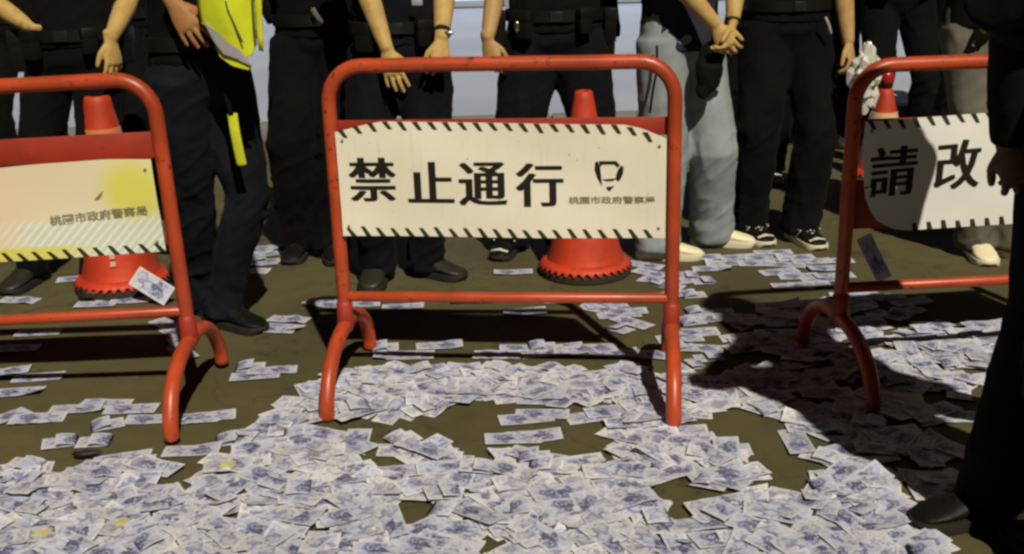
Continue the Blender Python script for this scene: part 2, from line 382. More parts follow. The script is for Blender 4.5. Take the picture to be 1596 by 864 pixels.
# ------------------------------------------------------------------ barriers
W2, ZT, ZR, ZX, FL = .505, 1.0, .292, .80, .285
def text_mesh(txt, size, ox, heavy=0.0):
    cu = bpy.data.curves.new('t', 'FONT'); cu.body = txt; cu.size = size; cu.align_x = 'CENTER'; cu.align_y = 'CENTER'
    cu.offset = heavy; cu.resolution_u = 2
    o = bpy.data.objects.new('t', cu); COL.objects.link(o)
    dg = bpy.context.evaluated_depsgraph_get(); dg.update()
    me = bpy.data.meshes.new_from_object(o.evaluated_get(dg)); bpy.data.objects.remove(o)
    vs = [v.co.copy() for v in me.vertices]; fs = [tuple(p.vertices) for p in me.polygons]
    bpy.data.meshes.remove(me); return vs, fs
def glyph(g, txt, cx, cz, wid, hei, y, bold=0, warp=None, heavy=0.0, lean=0.0):
    vs, fs = text_mesh(txt, 1, 0, heavy)
    lo = V((min(v.x for v in vs), min(v.y for v in vs))); hi = V((max(v.x for v in vs), max(v.y for v in vs)))
    mid = (lo+hi)/2; sx = wid/(hi.x-lo.x); sz = hei/(hi.y-lo.y)
    for k, dx in enumerate([0] if not bold else [-bold, 0, bold]):
        out = []
        for v in vs:
            x = cx+dx+(v.x-mid.x)*sx; z = cz+(v.y-mid.y)*sz + lean*(x-cx)
            out.append((x, y-.0002*k+(warp(x, z) if warp else 0), z))
        g.add(out, fs)
def shield(g, cx, cz, s, y, warp):
    def out(k, sc=1.0):
        pts = [(-.36, .5), (.30, .5), (.36, .36), (.44, .40), (.47, .2), (.40, -.12), (.22, -.36), (0, -.52), (-.22, -.36), (-.40, -.10), (-.47, .2)]
        return pts[k]
    def put(poly, dy=0):
        g.add([(cx+x*s, y-dy+warp(cx+x*s, cz+z*s), cz+z*s) for x, z in poly], [tuple(range(len(poly)))])
    put([(-.47, .45), (-.38, .50), (-.30, .30), (-.27, 0), (-.25, -.22), (-.24, -.38), (-.40, -.10), (-.49, .2)])   # left cheek
    put([(.40, .34), (.49, .30), (.47, .05), (.38, -.14), (.30, -.22), (.22, -.12), (.24, .02), (.30, .2)])         # right cheek
    put([(-.34, .50), (.24, .50), (.37, .34), (.27, .28), (.18, .38), (-.22, .38), (-.30, .30)], .0002)              # brow
    put([(-.10, -.40), (.06, -.38), (.18, -.36), (.08, -.48), (0, -.56), (-.08, -.48)])                               # point
    put([(-.25, -.14), (.22, -.10), (.22, -.14), (.1, -.2), (-.12, -.2)])                                             # collar
def barrier(pos, yaw, lean, label, sheet, outline, draw, stripes, back, ZT=1.0):
    root = empty('barrier', pos, yaw); root.rotation_euler = (0, lean, yaw)
    tag(root, label, 'barrier', 'red tube crowd barriers across the road')
    rt, cr = .0215, .105
    g = G(); path = [(-W2, 0, .185), (-W2, 0, .4), (-W2, 0, ZT-cr-.02), (-W2, 0, ZT-cr)]
    for k in range(1, 9):
        t = math.pi/2*k/8; path.append((-W2+cr*(1-math.cos(t)), 0, ZT-cr+cr*math.sin(t)))
    path += [(-.2, 0, ZT+.001), (.2, 0, ZT)]
    for k in range(0, 9):
        t = math.pi/2*k/8; path.append((W2-cr+cr*math.sin(t), 0, ZT-cr+cr*math.cos(t)))
    path += [(W2, 0, .4), (W2, 0, .185)]
    tube(g, path, [rt]*len(path), n=16, side=(0, 1, 0)); obj('frame', g, M['red'], root)
    g = G(); tube(g, [(-W2+.01, 0, ZR), (0, .002, ZR-.002), (W2-.01, 0, ZR)], [.0165]*3, n=14, side=(0, 1, 0)); obj('bottom_rail', g, M['red'], root)
    g = G(); box(g, (0, .012, back[0]), (W2-.008, .004, back[1]), bev=.002); obj('cross_bar', flat(g.mesh('cross_bar')), M['red_flat'], root)
    g = G(); box(g, (0, .012, .515), (W2-.008, .004, .018), bev=.002); obj('cross_bar', flat(g.mesh('cross_bar')), M['red_flat'], root)
    for s in (-1, 1):
        g = G()
        pts = [(s*W2, -FL, .012), (s*W2, -FL*.97, .06), (s*W2, -FL*.78, .135), (s*W2, -FL*.42, .185), (s*W2, 0, .20), (s*W2, FL*.45, .19), (s*W2, FL*.80, .135), (s*W2, FL*.98, .06), (s*W2, FL, .012)]
        # the arch is pulled past the upright: back half bends sharply
        pts = arc(pts, 5)
        tube(g, pts, [.0225]*len(pts), n=14, side=(1, 0, 0)); f = obj('foot', g, M['red'], root)
        g = G(); tube(g, [(s*W2, -.004, .195), (s*W2, -.002, .27)], [.027, .025], n=14, side=(0, 1, 0)); obj('socket', g, M['red_flat'], f)
    warp = lambda x, z: -.004*math.sin(x*5+1)-.003*math.sin(z*14+x*9) - .006*max(0, abs(x)-.4)/.1*(1 if z > .6 else .2)
    # sheet: a thin solid panel following the outline, finely divided
    tl = [p for p in outline if p[2]]; bl = [p for p in outline if not p[2]]
    def edge(pl, x):
        pl = sorted(pl)
        if x <= pl[0][0]: return pl[0][1]
        for a, b in zip(pl, pl[1:]):
            if x <= b[0]: return a[1]+(b[1]-a[1])*(x-a[0])/max(1e-6, b[0]-a[0])
        return pl[-1][1]
    xl, xr = min(p[0] for p in outline), max(p[0] for p in outline)
    nx, nz_ = 48, 8; g = G(); vs = []
    for yy in (-.030, -.0268):
        for j in range(nz_+1):
            for i in range(nx+1):
                x = xl+(xr-xl)*i/nx; zb, zt = edge(bl, x), edge(tl, x); z = zb+(zt-zb)*j/nz_
                vs.append((x, yy+warp(x, z), z))
    fs = []; q = (nx+1)*(nz_+1)
    for j in range(nz_):
        for i in range(nx):
            a = j*(nx+1)+i; fs += [(a, a+1, a+nx+2, a+nx+1), (q+a+nx+1, q+a+nx+2, q+a+1, q+a)]
    for i in range(nx):
        a = i; fs.append((a, q+a, q+a+1, a+1)); a = nz_*(nx+1)+i; fs.append((a, a+1, q+a+1, q+a))
    for j in range(nz_):
        a = j*(nx+1); fs.append((a, a+nx+1, q+a+nx+1, q+a)); a = j*(nx+1)+nx; fs.append((a, q+a, q+a+nx+1, a+nx+1))
    g.add(vs, fs); panel = obj('sign_panel', flat(g.mesh('sign_panel'), 50), sheet, root)
    # hazard stripes printed along the edges
    g = G()
    for (top, xa, xb, pitch, ht, sl, wd) in stripes:
        x = xa
        while x < xb:
            e = (edge(tl, x+sl) if top else edge(bl, x))
            k = random.uniform(.85, 1.1)
            if top: quad = [(x-wd/2, e+.0005), (x+wd/2, e+.0005), (x+sl+wd/2*.7, e-ht*k), (x+sl-wd/2*.7, e-ht*k)]
            else: quad = [(x-sl-wd/2*.7, e+ht*k), (x-sl+wd/2*.7, e+ht*k), (x+wd/2, e-.0005), (x-wd/2, e-.0005)]
            g.add([(a, -.0307+warp(a, b), b) for a, b in quad], [(0, 1, 2, 3)])
            x += pitch
    obj('hazard_stripes', g.mesh('hazard_stripes', False), M['stripe'], panel)['kind'] = 'stuff'
    draw(panel, warp)
    # cable ties at the corners
    g = G()
    for x in (xl+.02, xr-.02):
        for z in (edge(tl, x)-.03, edge(bl, x)+.03): ellipsoid(g, (x, -.0315+warp(x, z), z), (.005, .003, .005), n=8, m=5)
    obj('rivet', g, M['ink_soft'], panel)['kind'] = 'stuff'
    return root
def draw_centre(panel, wp):
    for ch, cx, cz, wd, ht in (('禁', -.383, .668, .136, .134), ('止', -.208, .660, .132, .124), ('通', -.052, .655, .136, .130), ('行', .115, .651, .132, .130)):
        g = G(); glyph(g, ch, cx, cz, wd, ht, -.0309, .0045, wp, .006); obj('character', g.mesh('character', False), M['ink'], panel)
    g = G(); shield(g, .318, .678, .086, -.0309, wp); obj('emblem', g.mesh('emblem', False), M['ink'], panel)
    g = G(); glyph(g, '桃園市政府警察局', .325, .604, .25, .023, -.0309, .0006, wp, .01); obj('small_lettering', g.mesh('small_lettering', False), M['ink_soft'], panel)
def draw_left(panel, wp):
    g = G(); glyph(g, '桃園市政府警察局', .305, .605, .285, .030, -.0309, .0008, wp, .012, .06); obj('small_lettering', g.mesh('small_lettering', False), M['ink_soft'], panel)
    g = G(); tri = [(.30, .652), (.318, .668), (.332, .678), (.322, .660), (.312, .650)]
    g.add([(a, -.0309+wp(a, b), b) for a, b in tri], [tuple(range(5))]); obj('bird_mark', g.mesh('bird_mark', False), M['ink_soft'], panel)
def draw_right(panel, wp):
    g = G(); box(g, (-.42, .006, .55), (.075, .003, .075), bev=.002); obj('backing_plate', flat(g.mesh('backing_plate')), M['red_flat'], panel)
    for ch, cx, cz, wd, ht in (('請', -.385, .655, .135, .150), ('改', -.19, .668, .13, .148), ('道', .01, .675, .14, .145)):
        g = G(); glyph(g, ch, cx, cz, wd, ht, -.0309, .004, wp, .006, .05); obj('character', g.mesh('character', False), M['ink'], panel)
OUT_C = [(-.485, .812, 1), (-.40, .832, 1), (-.345, .842, 1), (.36, .826, 1), (.41, .815, 1), (.482, .785, 1), (-.482, .495, 0), (.482, .488, 0)]
ST = [(True, -.47, .46, .0445, .026, .017, .017), (False, -.45, .48, .0445, .028, .018, .017)]
barrier((-.0223, 3.2489, 0), -.10927, 0, 'red barrier with cream sign reading 禁止通行, middle of the three', M['sign'], OUT_C, draw_centre, ST, (.814, .026))
OUT_L = [(-.482, .735, 1), (-.1, .752, 1), (.15, .764, 1), (.35, .768, 1), (.482, .762, 1), (-.482, .478, 0), (.482, .487, 0)]
barrier((-1.477, 3.18, 0), -.012, -.026, 'red barrier with peach and yellow printed sign, cut off by the left edge', M['sign_art'], OUT_L, draw_left, [(False, -.46, .48, .0445, .026, .02, .018)], (.795, .038), .985)
OUT_R = [(-.482, .806, 1), (.482, .835, 1), (-.482, .70, 0), (-.474, .62, 0), (-.455, .555, 0), (-.42, .505, 0), (-.37, .478, 0), (-.32, .472, 0), (.482, .49, 0)]
barrier((1.5027, 3.2767, 0), .0935, .008, 'red barrier with white sign reading 請改道, shadow across its left part', M['sign_white'], OUT_R, draw_right, [(True, -.47, .46, .0445, .026, .017, .017), (False, -.3, .48, .0445, .024, .006, .018)], (.785, .02), .962)

# ------------------------------------------------------------------ cones
def cone(loc, label, h, r0, r1, collar=True, tip_tape=None, lamp=False, strip=False):
    root = empty('traffic_cone', loc, random.uniform(0, 6)); tag(root, label, 'traffic cone', 'traffic cones behind the barriers')
    g = G(); lathe(g, [(.180, 0), (.188, .006), (.188, .024), (.178, .032), (.15, .034), (.14, .03)], n=40); obj('base', flat(g.mesh('base')), M['rubber'], root)
    g = G(); N = 72
    lathe(g, [(r0+.022, .046), (r0+.012, .055), (r0+.004, .07), (r0, .09), (r0-.012, .13), (r1+(r0-r1)*.5, .09+(h-.09)*.52), (r1+.004, h-.03), (r1, h-.008), (r1-.006, h), (r1-.016, h), (r1-.02, h-.02)], n=40)
    obj('body', flat(g.mesh('body'), 60), M['cone'], root)
    if collar:                                       # toothed skirt over the rubber base
        g = G(); vs = []; fs = []; N = 34
        for k in range(N*4):
            th = 2*math.pi*k/(N*4); tooth = (k % 4 in (0, 1))
            for (r, z) in ((r0+.008, .068), (r0+.03, .052), (r0+(.044 if tooth else .034), .034 if tooth else .046)):
                vs.append((r*math.cos(th), r*math.sin(th), z))
        n = N*4
        for k in range(n):
            a, b = k*3, ((k+1) % n)*3; fs += [(a, b, b+1, a+1), (a+1, b+1, b+2, a+2)]
        g.add(vs, fs); me = evaluated(g.mesh('skirt'), [('SOLIDIFY', dict(thickness=.004))]); obj('skirt', me, M['cone'], root)
    if tip_tape:
        za, zb, mm = tip_tape; g = G(); f = lambda z: r1+(r0-r1)*(1-(z-.09)/(h-.09))+.003
        lathe(g, [(f(za)-.003, za), (f(za), za+.001), (f(zb), zb-.001), (f(zb)-.003, zb)], n=36); obj('reflective_band', flat(g.mesh('reflective_band')), M[mm], root)
    if strip:
        g = G(); f = lambda z: r1+(r0-r1)*(1-(z-.09)/(h-.09))+.004
        a0 = -math.pi/2-root.rotation_euler.z+.15
        for k in range(4):
            z = .13+k*.03
            g.add([(f(zz)*math.cos(a0+d), f(zz)*math.sin(a0+d), zz) for zz, d in ((z, -.07), (z, .07), (z+.022, .075), (z+.022, -.065))], [(0, 1, 2, 3)])
        obj('worn_marking', g.mesh('worn_marking', False), M['peach_tape'], root)
    if lamp:
        g = G(); lathe(g, [(.02, h-.03), (.022, h+.005), (.03, h+.012), (.03, h+.022), (.022, h+.026)], n=24); lp = obj('lamp_base', flat(g.mesh('lamp_base')), M['ink'], root)
        g = G(); lathe(g, [(.030, h+.024), (.036, h+.028), (.037, h+.050), (.0365, h+.072), (.031, h+.086), (.018, h+.093)], n=28); obj('lamp_lens', g, M['lens_red'], lp)
    return root
cone(gnd(912, 424), 'orange red traffic cone behind the sign reading 禁止通行', .745, .150, .036, True, None)
cone(gnd(193, 447), 'orange traffic cone behind the peach printed sign, blunt tip with pale band', .785, .150, .050, True, (.62, .66, 'orange_tape'), strip=True)
cone(V((at(1380, 150, 5.9).x, 5.9, 0)), 'red traffic cone with a red lamp on its tip behind the white sign', .485, .125, .038, True, (.315, .365, 'peach_tape'), lamp=True)

# ------------------------------------------------------------------ people
def fold(amp, seed, zs=13, xs=5):
    o = V((seed*3.1, seed*1.7, seed*.9))
    def f(p):
        q = V((p.x*11, p.y*11, p.z*4+p.x*3))+o; q2 = V((p.x*5, p.y*5, p.z*12-p.x*7))+o*2
        r = 1-abs(noise.noise(q)*2); r2 = 1-abs(noise.noise(q2)*2)
        return amp*.55*(r*r-.5) + amp*.5*(max(0, r2)**3-.3) + amp*.2*noise.noise(V((p.x*28, p.y*28, p.z*26))+o)
    return f
def hand_pieces(g, wrist, d, out, thumb, curl, k=1.0):
    # d: towards the fingertips, out: back of the hand, thumb: the side the thumb is on
    d = d.normalized(); out = (out-d*out.dot(d)).normalized(); s = (thumb-d*thumb.dot(d)-out*thumb.dot(out)).normalized()
    tube(g, [wrist-d*.03, wrist+d*.01, wrist+d*.04*k, wrist+d*.075*k, wrist+d*.092*k], [(.027, .02), (.028, .019), (.036, .0165), (.041, .015), (.038, .012)], side=s, n=12)
    for i, (off, ln, r) in enumerate(((.031, .072, .0088), (.0105, .080, .0092), (-.0105, .074, .0088), (-.031, .058, .0078))):
        b = wrist+d*(.088-.006*abs(i-1))*k+s*off; spread = (s*(off*5.0)+d).normalized(); c = curl*(1+.14*i)
        pts = [b-d*.02, b]; cur = spread; p = b
        for j, fr in enumerate((.45, .31, .24)):
            ang = c*(.6, 1.0, .7)[j]
            ax = cur.cross(-out).normalized(); cur = (Matrix.Rotation(ang, 3, ax) @ cur).normalized(); p = p+cur*ln*fr*k; pts.append(p)
        tube(g, pts, [r, r, r*.97, r*.92, r*.78], n=9, side=s)
    tb = wrist+d*.028*k+s*.024-out*.004; td = (d*.72+s*.62-out*.28).normalized(); t2 = (d*.95+s*.2-out*.3).normalized()
    tube(g, [tb-td*.012, tb+td*.012, tb+td*.036*k, tb+td*.036*k+t2*.028*k, tb+td*.036*k+t2*.046*k], [.014, .0135, .0108, .0102, .0080], n=9)
def limb_mid(a, b, l1, l2, pole):
    d = b-a; L = min(d.length, (l1+l2)*.999); h = math.sqrt(max(0, l1*l1-((L*L+l1*l1-l2*l2)/(2*L))**2)); x = (L*L+l1*l1-l2*l2)/(2*L)
    dn = d.normalized(); p = (pole-dn*pole.dot(dn)).normalized()
    return a+dn*x+p*h
def shoe(root, ank, toe, style, mats, k=1.0, trim=None):
    t = V((toe.x, toe.y, 0)).normalized(); s = V((0, 0, 1)).cross(t)
    o = V((ank.x, ank.y, 0)); up = V((0, 0, 1))
    prof = [(-.082, .026, .060), (-.07, .034, .088), (-.035, .038, .104), (.01, .039, .100), (.05, .041, .086), (.09, .046, .068), (.125, .049, .056), (.155, .046, .047), (.178, .036, .039), (.192, .018, .030)]
    if style == 'boot': prof = [(a, b_*1.08, c*1.08) for a, b_, c in prof]
    g = G(); n = 14; vs = []; fs = []
    for (a, hw, ht) in prof:
        for q in range(n):
            th = 2*math.pi*q/n; cz = math.sin(th); cx = math.cos(th)
            zz = .022+(ht-.022)*(.5+.5*cz) if cz > -.5 else .022
            sx = math.copysign(abs(cx)**.75, cx)*hw*(1 if cz < .2 else 1-.28*(cz-.2))
            vs.append(o+t*a*k+s*sx*k+up*zz*k)
    L = len(prof)
    for i in range(L-1):
        for q in range(n): fs.append((i*n+q, i*n+(q+1) % n, (i+1)*n+(q+1) % n, (i+1)*n+q))
    fs += [tuple(range(n)), tuple((L-1)*n+q for q in range(n-1, -1, -1))]
    g.add(vs, fs)
    if style == 'boot': tube(g, [o+t*-.02+up*.05, o+t*-.022+up*.12, o+t*-.02+up*.21], [(.05, .056), (.047, .05), (.05, .054)], side=s, n=14)
    sh = obj('shoe' if style != 'boot' else 'boot', fuse(g, .0055, 3, .6, lambda p: .0012*noise.noise(p*60)), mats[0], root)
    g = G(); vs = []; fs = []
    outl = [(a, hw+.005) for a, hw, _ in prof]; ring = [(a, hw) for a, hw in outl]+[(.200, 0)]+[(a, -hw) for a, hw in reversed(outl)]+[(-.092, 0)]
    m = len(ring)
    for z in (0, .004, .022, .027):
        sc = .985 if z in (0, .027) else 1
        for a, b_ in ring: vs.append(o+t*a*k*sc+s*b_*k*sc+up*(z+(.012 if a > .185 and z < .01 else 0))*k)
    for i in range(3):
        for q in range(m): fs.append((i*m+q, i*m+(q+1) % m, (i+1)*m+(q+1) % m, (i+1)*m+q))
    fs += [tuple(range(m-1, -1, -1)), tuple(3*m+q for q in range(m))]
    g.add(vs, fs); obj('sole', flat(g.mesh('sole'), 50), mats[1], sh)
    g = G()
    for i in range(5):
        a = .035+i*.019; zt = .090-.0075*i*1.05
        if style == 'boot': zt *= 1.08
        pts = [o+t*(a+(-.006 if q % 2 else .004))*k+s*(q-2)*.0085*k+up*(zt+.002-abs(q-2)*.0026)*k for q in range(5)]
        tube(g, pts, [.0026]*5, n=6)
    obj('laces', g, mats[2], sh)
    if trim:
        g = G()
        for sd_ in (-1, 1):
            for a in (.035, .055):
                pts = [o+t*(a+.012*q)*k+s*sd_*(.047 if style != 'boot' else .051)*k+up*(.035+.012*q)*k for q in range(4)]
                tube(g, pts, [(.004, .003)]*4, n=6)
        tube(g, [o+t*(.150)*k+s*b_*k+up*(.047-abs(b_)*.25)*k for b_ in (-.036, -.018, 0, .018, .036)], [(.012, .005)]*5, side=t, n=8)
        obj('trim', g, trim, sh)['kind'] = 'stuff'
    return sh
def person(label, foot_l, foot_r, toe_l, toe_r, pelvis, face, skin, top, legs, shoes, wl=None, wr=None, tl=None, tr=None,
           curl=(.35, .35), H=1.72, leg_r=(.098, .074, .064), wide=1.0, hem=.02, sleeve='short', pole_l=None, pole_r=None, seed=1, belt=True,
           knee_l=None, knee_r=None, lean=(0, 0), trim=None, boot='shoe', fold_amp=.014, thumbs=(None, None), gear=(), outs=(None, None), arm_len=(.29, .26), head_shift=(0, 0)):
    k = H/1.72; f = V((face[0], face[1], 0)).normalized(); L = V((-f.y, f.x, 0)); up = V((0, 0, 1))
    base = V(((foot_l.x+foot_r.x)/2, (foot_l.y+foot_r.y)/2, 0))
    root = empty('person', base); tag(root, label, 'person', 'people standing along the barriers')
    A = lambda p: V(p)-base
    pel = V((pelvis[0], pelvis[1], .93*k))-base; ln = V((lean[0], lean[1], 0))
    chest = pel+up*.34*k+ln*.6; neck = pel+up*.55*k+ln; head = pel+up*.70*k+ln*1.15+f*.025+V((head_shift[0], head_shift[1], 0))
    al, ar = A((foot_l.x, foot_l.y, .085)), A((foot_r.x, foot_r.y, .085))
    hl, hr = pel+L*.092*k-up*.03, pel-L*.092*k-up*.03
    kl = limb_mid(hl, al, .43*k, .42*k, f+L*.25) if knee_l is None else A(knee_l)
    kr = limb_mid(hr, ar, .43*k, .42*k, f-L*.25) if knee_r is None else A(knee_r)
    sl, sr = neck+L*.178*k-up*.055*k, neck-L*.178*k-up*.055*k
    wl = A(wl) if wl is not None else sl+L*.06+f*.06-up*.52*k
    wr = A(wr) if wr is not None else sr-L*.06+f*.06-up*.52*k
    pl = (pole_l or (L*.7-f*.7)); pr = (pole_r or (-L*.7-f*.7))
    el, er = limb_mid(sl, wl, arm_len[0]*k, arm_len[1]*k, pl), limb_mid(sr, wr, arm_len[0]*k, arm_len[1]*k, pr)
    dl = (A(tl)-wl) if tl is not None else (wl-el); dr = (A(tr)-wr) if tr is not None else (wr-er)
    # --- body: one surface
    g = G()
    tube(g, [pel-up*.07, pel, pel+up*.12*k, pel+up*.24*k+ln*.3, chest, pel+up*.46*k+ln*.85, neck], [(.13, .09), (.15, .10), (.128, .088), (.14, .095), (.158, .105), (.145, .08), (.06, .055)], side=L, n=18)
    tube(g, [neck-up*.03, neck+up*.06*k, head-up*.05], [.056, .052, .05], n=12)
    tube(g, [head+up*z*k+f*fo for z, fo in ((-.112, .028), (-.085, .018), (-.045, .010), (0, 0), (.045, -.005), (.085, -.006), (.108, -.008))],
         [(.028, .030), (.050, .062), (.062, .080), (.072, .092), (.073, .096), (.056, .076), (.032, .042)], side=L, n=18)
    tube(g, [head+f*.088+up*.012, head+f*.104-up*.022, head+f*.098-up*.038], [.009, .013, .012], n=8, side=L)          # nose
    tube(g, [head+f*.080-up*.066-L*.024, head+f*.088-up*.064, head+f*.080-up*.066+L*.024], [(.006, .005), (.009, .007), (.006, .005)], n=8)   # lips
    tube(g, [head+f*.079+up*.020-L*.045, head+f*.088+up*.026, head+f*.079+up*.020+L*.045], [.008, .009, .008], n=8)   # brow
    for q in (-1, 1): ellipsoid(g, head+L*q*.076-up*.012-f*.006, (.010, .020, .032), (L, f, up), n=10, m=6)              # ears
    for (h, kn, a, q) in ((hl, kl, al, 1), (hr, kr, ar, -1)):
        tube(g, [h+up*.03, h.lerp(kn, .4), kn, kn.lerp(a, .35), a], [.078, .066, .050, .048, .034], n=14)
        tdir = V(toe_l if q == 1 else toe_r); tdir = V((tdir[0], tdir[1], 0)).normalized()
        tube(g, [a-tdir*.05-up*.035, a+tdir*.03-up*.035, a+tdir*.12-up*.052], [(.028, .028), (.032, .026), (.03, .014)], n=10)
    for (s_, e, w_, d, q, c, th, ou) in ((sl, el, wl, dl, 1, curl[0], thumbs[0], outs[0]), (sr, er, wr, dr, -1, curl[1], thumbs[1], outs[1])):
        tube(g, [s_-L*q*.03, s_, s_.lerp(e, .5), e, e.lerp(w_, .3), e.lerp(w_, .75), w_], [.055, .056, .047, .041, .042, .033, (.030, .025)], n=13)
        o_ = V(ou) if ou else (L*q*.75+f*.55); t_ = V(th) if th else (f*.8-L*q*.4)
        hand_pieces(g, w_, d, o_, t_, c, k)
    obj('body', fuse(g, .0046, 2, .33), skin, root)
    g = G()
    for q in (-1, 1): ellipsoid(g, head+f*.081+L*q*.031+up*.004, (.012, .010, .0085), (L, f, up), n=10, m=6)
    obj('eyes', g, M['eye'], root)
    g = G(); ellipsoid(g, head-f*.016+up*.040*k, (.081, .100, .088), (L, f, up), n=22, m=14)
    hm = g.mesh('hair')
    for v in hm.vertices:
        lz = v.co.z-head.z; fr = (v.co-head).dot(f)
        if lz < .03 and fr > .02: v.co += up*(.03-lz)*.8-f*.012
        v.co += (v.co-head).normalized()*.006*noise.noise(v.co*70)
    obj('hair', hm, M['hair'], root)
    # --- trousers
    g = G()
    tube(g, [pel+up*.13*k, pel+up*.06*k, pel-up*.02, pel-up*.085], [(.162*wide, .118*wide), (.176*wide, .128*wide), (.186*wide, .136*wide), (.165*wide, .11*wide)], side=L, n=20)
    for (h, kn, a) in ((hl, kl, al), (hr, kr, ar)):
        hm_ = a*1.0; hm_.z = .045 if boot != 'tucked' else .16
        tube(g, [h+up*.02, h.lerp(kn, .35), h.lerp(kn, .75), kn, kn.lerp(a, .4), kn.lerp(a, .8), V((a.x, a.y, hm_.z))],
             [leg_r[0]*1.02*wide, leg_r[0]*wide, (leg_r[0]*.35+leg_r[1]*.65)*wide, leg_r[1]*wide, (leg_r[1]*.55+leg_r[2]*.45)*wide, leg_r[2]*wide, leg_r[2]*1.06*wide], side=L, n=18, round_=.2)
    fz = fold(fold_amp, seed)
    def tf(p):
        lowb = max(0, 1-abs(p.z-.14)/.22); kneeb = max(0, 1-abs(p.z-.47)/.16)
        return fz(p)*(.55+.9*lowb+.6*kneeb)
    obj('trousers', fuse(g, .010, 2, 1, tf), legs, root)
    # --- shirt
    g = G()
    tube(g, [pel+up*hem, pel+up*.10*k, pel+up*.2*k+ln*.3, chest, pel+up*.46*k+ln*.85, neck+up*.0, neck+up*.03], [(.184*wide, .140*wide), (.172*wide, .132*wide), (.168*wide, .13*wide), (.182*wide, .134), (.172, .105), (.085, .075), (.068, .064)], side=L, n=20, round_=.12)
    for (s_, e, w_, q) in ((sl, el, wl, 1), (sr, er, wr, -1)):
        long_ = sleeve == 'long' or (sleeve == 'long_l' and q == 1) or (sleeve == 'long_r' and q == -1)
        if long_: tube(g, [s_-L*q*.04, s_, s_.lerp(e, .5), e, e.lerp(w_, .5), w_], [.072, .072, .062, .056, .05, .042], n=14, round_=.15)
        else: tube(g, [s_-L*q*.04, s_, s_.lerp(e, .4), s_.lerp(e, .78)], [.072, .072, .066, .068], n=14, round_=.15)
    obj('shirt', fuse(g, .010, 2, 1, fold(.008, seed+.5, 11, 6)), top, root)
    if belt:
        g = G(); n = 36; c = pel+up*.085*k; vs = []; fs = []
        for (z, e) in ((-.024, .006), (-.022, .012), (.022, .012), (.024, .006)):
            for q in range(n):
                th = 2*math.pi*q/n; vs.append(c+L*(.176*wide+e)*math.cos(th)+f*(.135*wide+e)*math.sin(th)+up*z)
        for i in range(3):
            for q in range(n): fs.append((i*n+q, i*n+(q+1) % n, (i+1)*n+(q+1) % n, (i+1)*n+q))
        g.add(vs, fs); bl = obj('belt', flat(g.mesh('belt'), 50), M['leather'], root)
        g = G(); box(g, c+f*(.135*wide+.014), (.026, .004, .02), (L, f, up), .002); obj('buckle', flat(g.mesh('buckle')), M['watch'], bl)
        for (ang, sz, dz) in gear:
            th = math.radians(ang); rad = V(L*math.cos(th)*(.19*wide)+f*math.sin(th)*(.15*wide)); nn = (L*math.cos(th)+f*math.sin(th)).normalized(); tt = up.cross(nn)
            g = G(); box(g, c+rad+nn*sz[1]+up*dz, (sz[0], sz[1], sz[2]), (tt, nn, up), .008)
            pk = obj('pouch', flat(g.mesh('pouch'), 40), M['nylon'], root)
            g = G(); box(g, c+rad+nn*(sz[1]*1.05)+up*(dz+sz[2]*.62), (sz[0]*1.05, sz[1]*1.08, sz[2]*.42), (tt, nn, up), .007); obj('flap', flat(g.mesh('flap'), 40), M['leather'], pk)
    for a, td in ((al, toe_l), (ar, toe_r)):
        shoe(root, a, V((td[0], td[1], 0)), 'boot' if boot != 'shoe' else 'shoe', shoes, k, trim)
    root['_j'] = 0; del root['_j']
    return root, dict(base=base, pel=pel, L=L, f=f, el=el, er=er, wl=wl, wr=wr, hl=hl, hr=hr, kl=kl, kr=kr, up=up, k=k)
BLK = (M['leather'], M['sole_black'], M['ink']); BOOT = (M['boot'], M['sole_black'], M['ink'])
GEAR = ((60, (.03, .018, .05), -.02), (125, (.035, .02, .055), -.03), (10, (.035, .022, .07), -.05), (172, (.03, .025, .08), -.06))
# far left officer, arm hanging behind the peach sign
pA, jA = person('person in black uniform behind the peach printed sign, one bare forearm hanging', gnd(150, 447), gnd(52, 440), (.25, -1), (-.2, -1), (at(122, 110, 4.5).x, 4.5), (0.05, -1),
    M['skin_b'], M['shirt_black'], M['black'], BOOT, wl=at(172, 62, 4.36), tl=at(184, 140, 4.33), wr=at(46, 42, 4.40), tr=at(110, 78, 4.44), curl=(.35, .1), seed=1.3, gear=GEAR, boot='boot', pole_r=V((-1, .2, -.2)), pole_l=V((.2, 1, 0)), hem=.04)
# officer between left and middle barriers, in blue-navy trousers, turned right, hand on hip
pB, jB = person('person in dark navy trousers with a neon yellow vest, between left and middle barriers', gnd(350, 507), gnd(318, 486), (.85, -.5), (.75, -.65), (at(308, 100, 3.82).x, 3.82), (.80, -.60),
    M['skin_c'], M['shirt_black'], M['navy_blue'], BLK, wr=at(270, 4, 3.62), tr=at(314, 74, 3.58), wl=at(385, 30, 4.02), tl=at(380, 80, 4.05), curl=(.4, .16), seed=2.1, gear=(), wide=.93, pole_r=V((0, 1, .1)), pole_l=V((.3, 1, 0)), outs=(None, (-.1, -1, .2)), thumbs=(None, (1, 0, .7)), leg_r=(.108, .084, .072), H=1.76)
# officer in black behind, between B and D
pC, jC = person('person all in black standing just left of the middle barrier, set back', gnd(516, 398), gnd(470, 395), (.3, -1), (-.1, -1), (at(496, 60, 4.85).x, 4.86), (.1, -1),
    M['skin_b'], M['black'], M['black'], BLK, wl=at(560, 50, 5.0), wr=at(430, 30, 4.98), seed=3.7, gear=GEAR[:1], sleeve='long', leg_r=(.112, .10, .088))
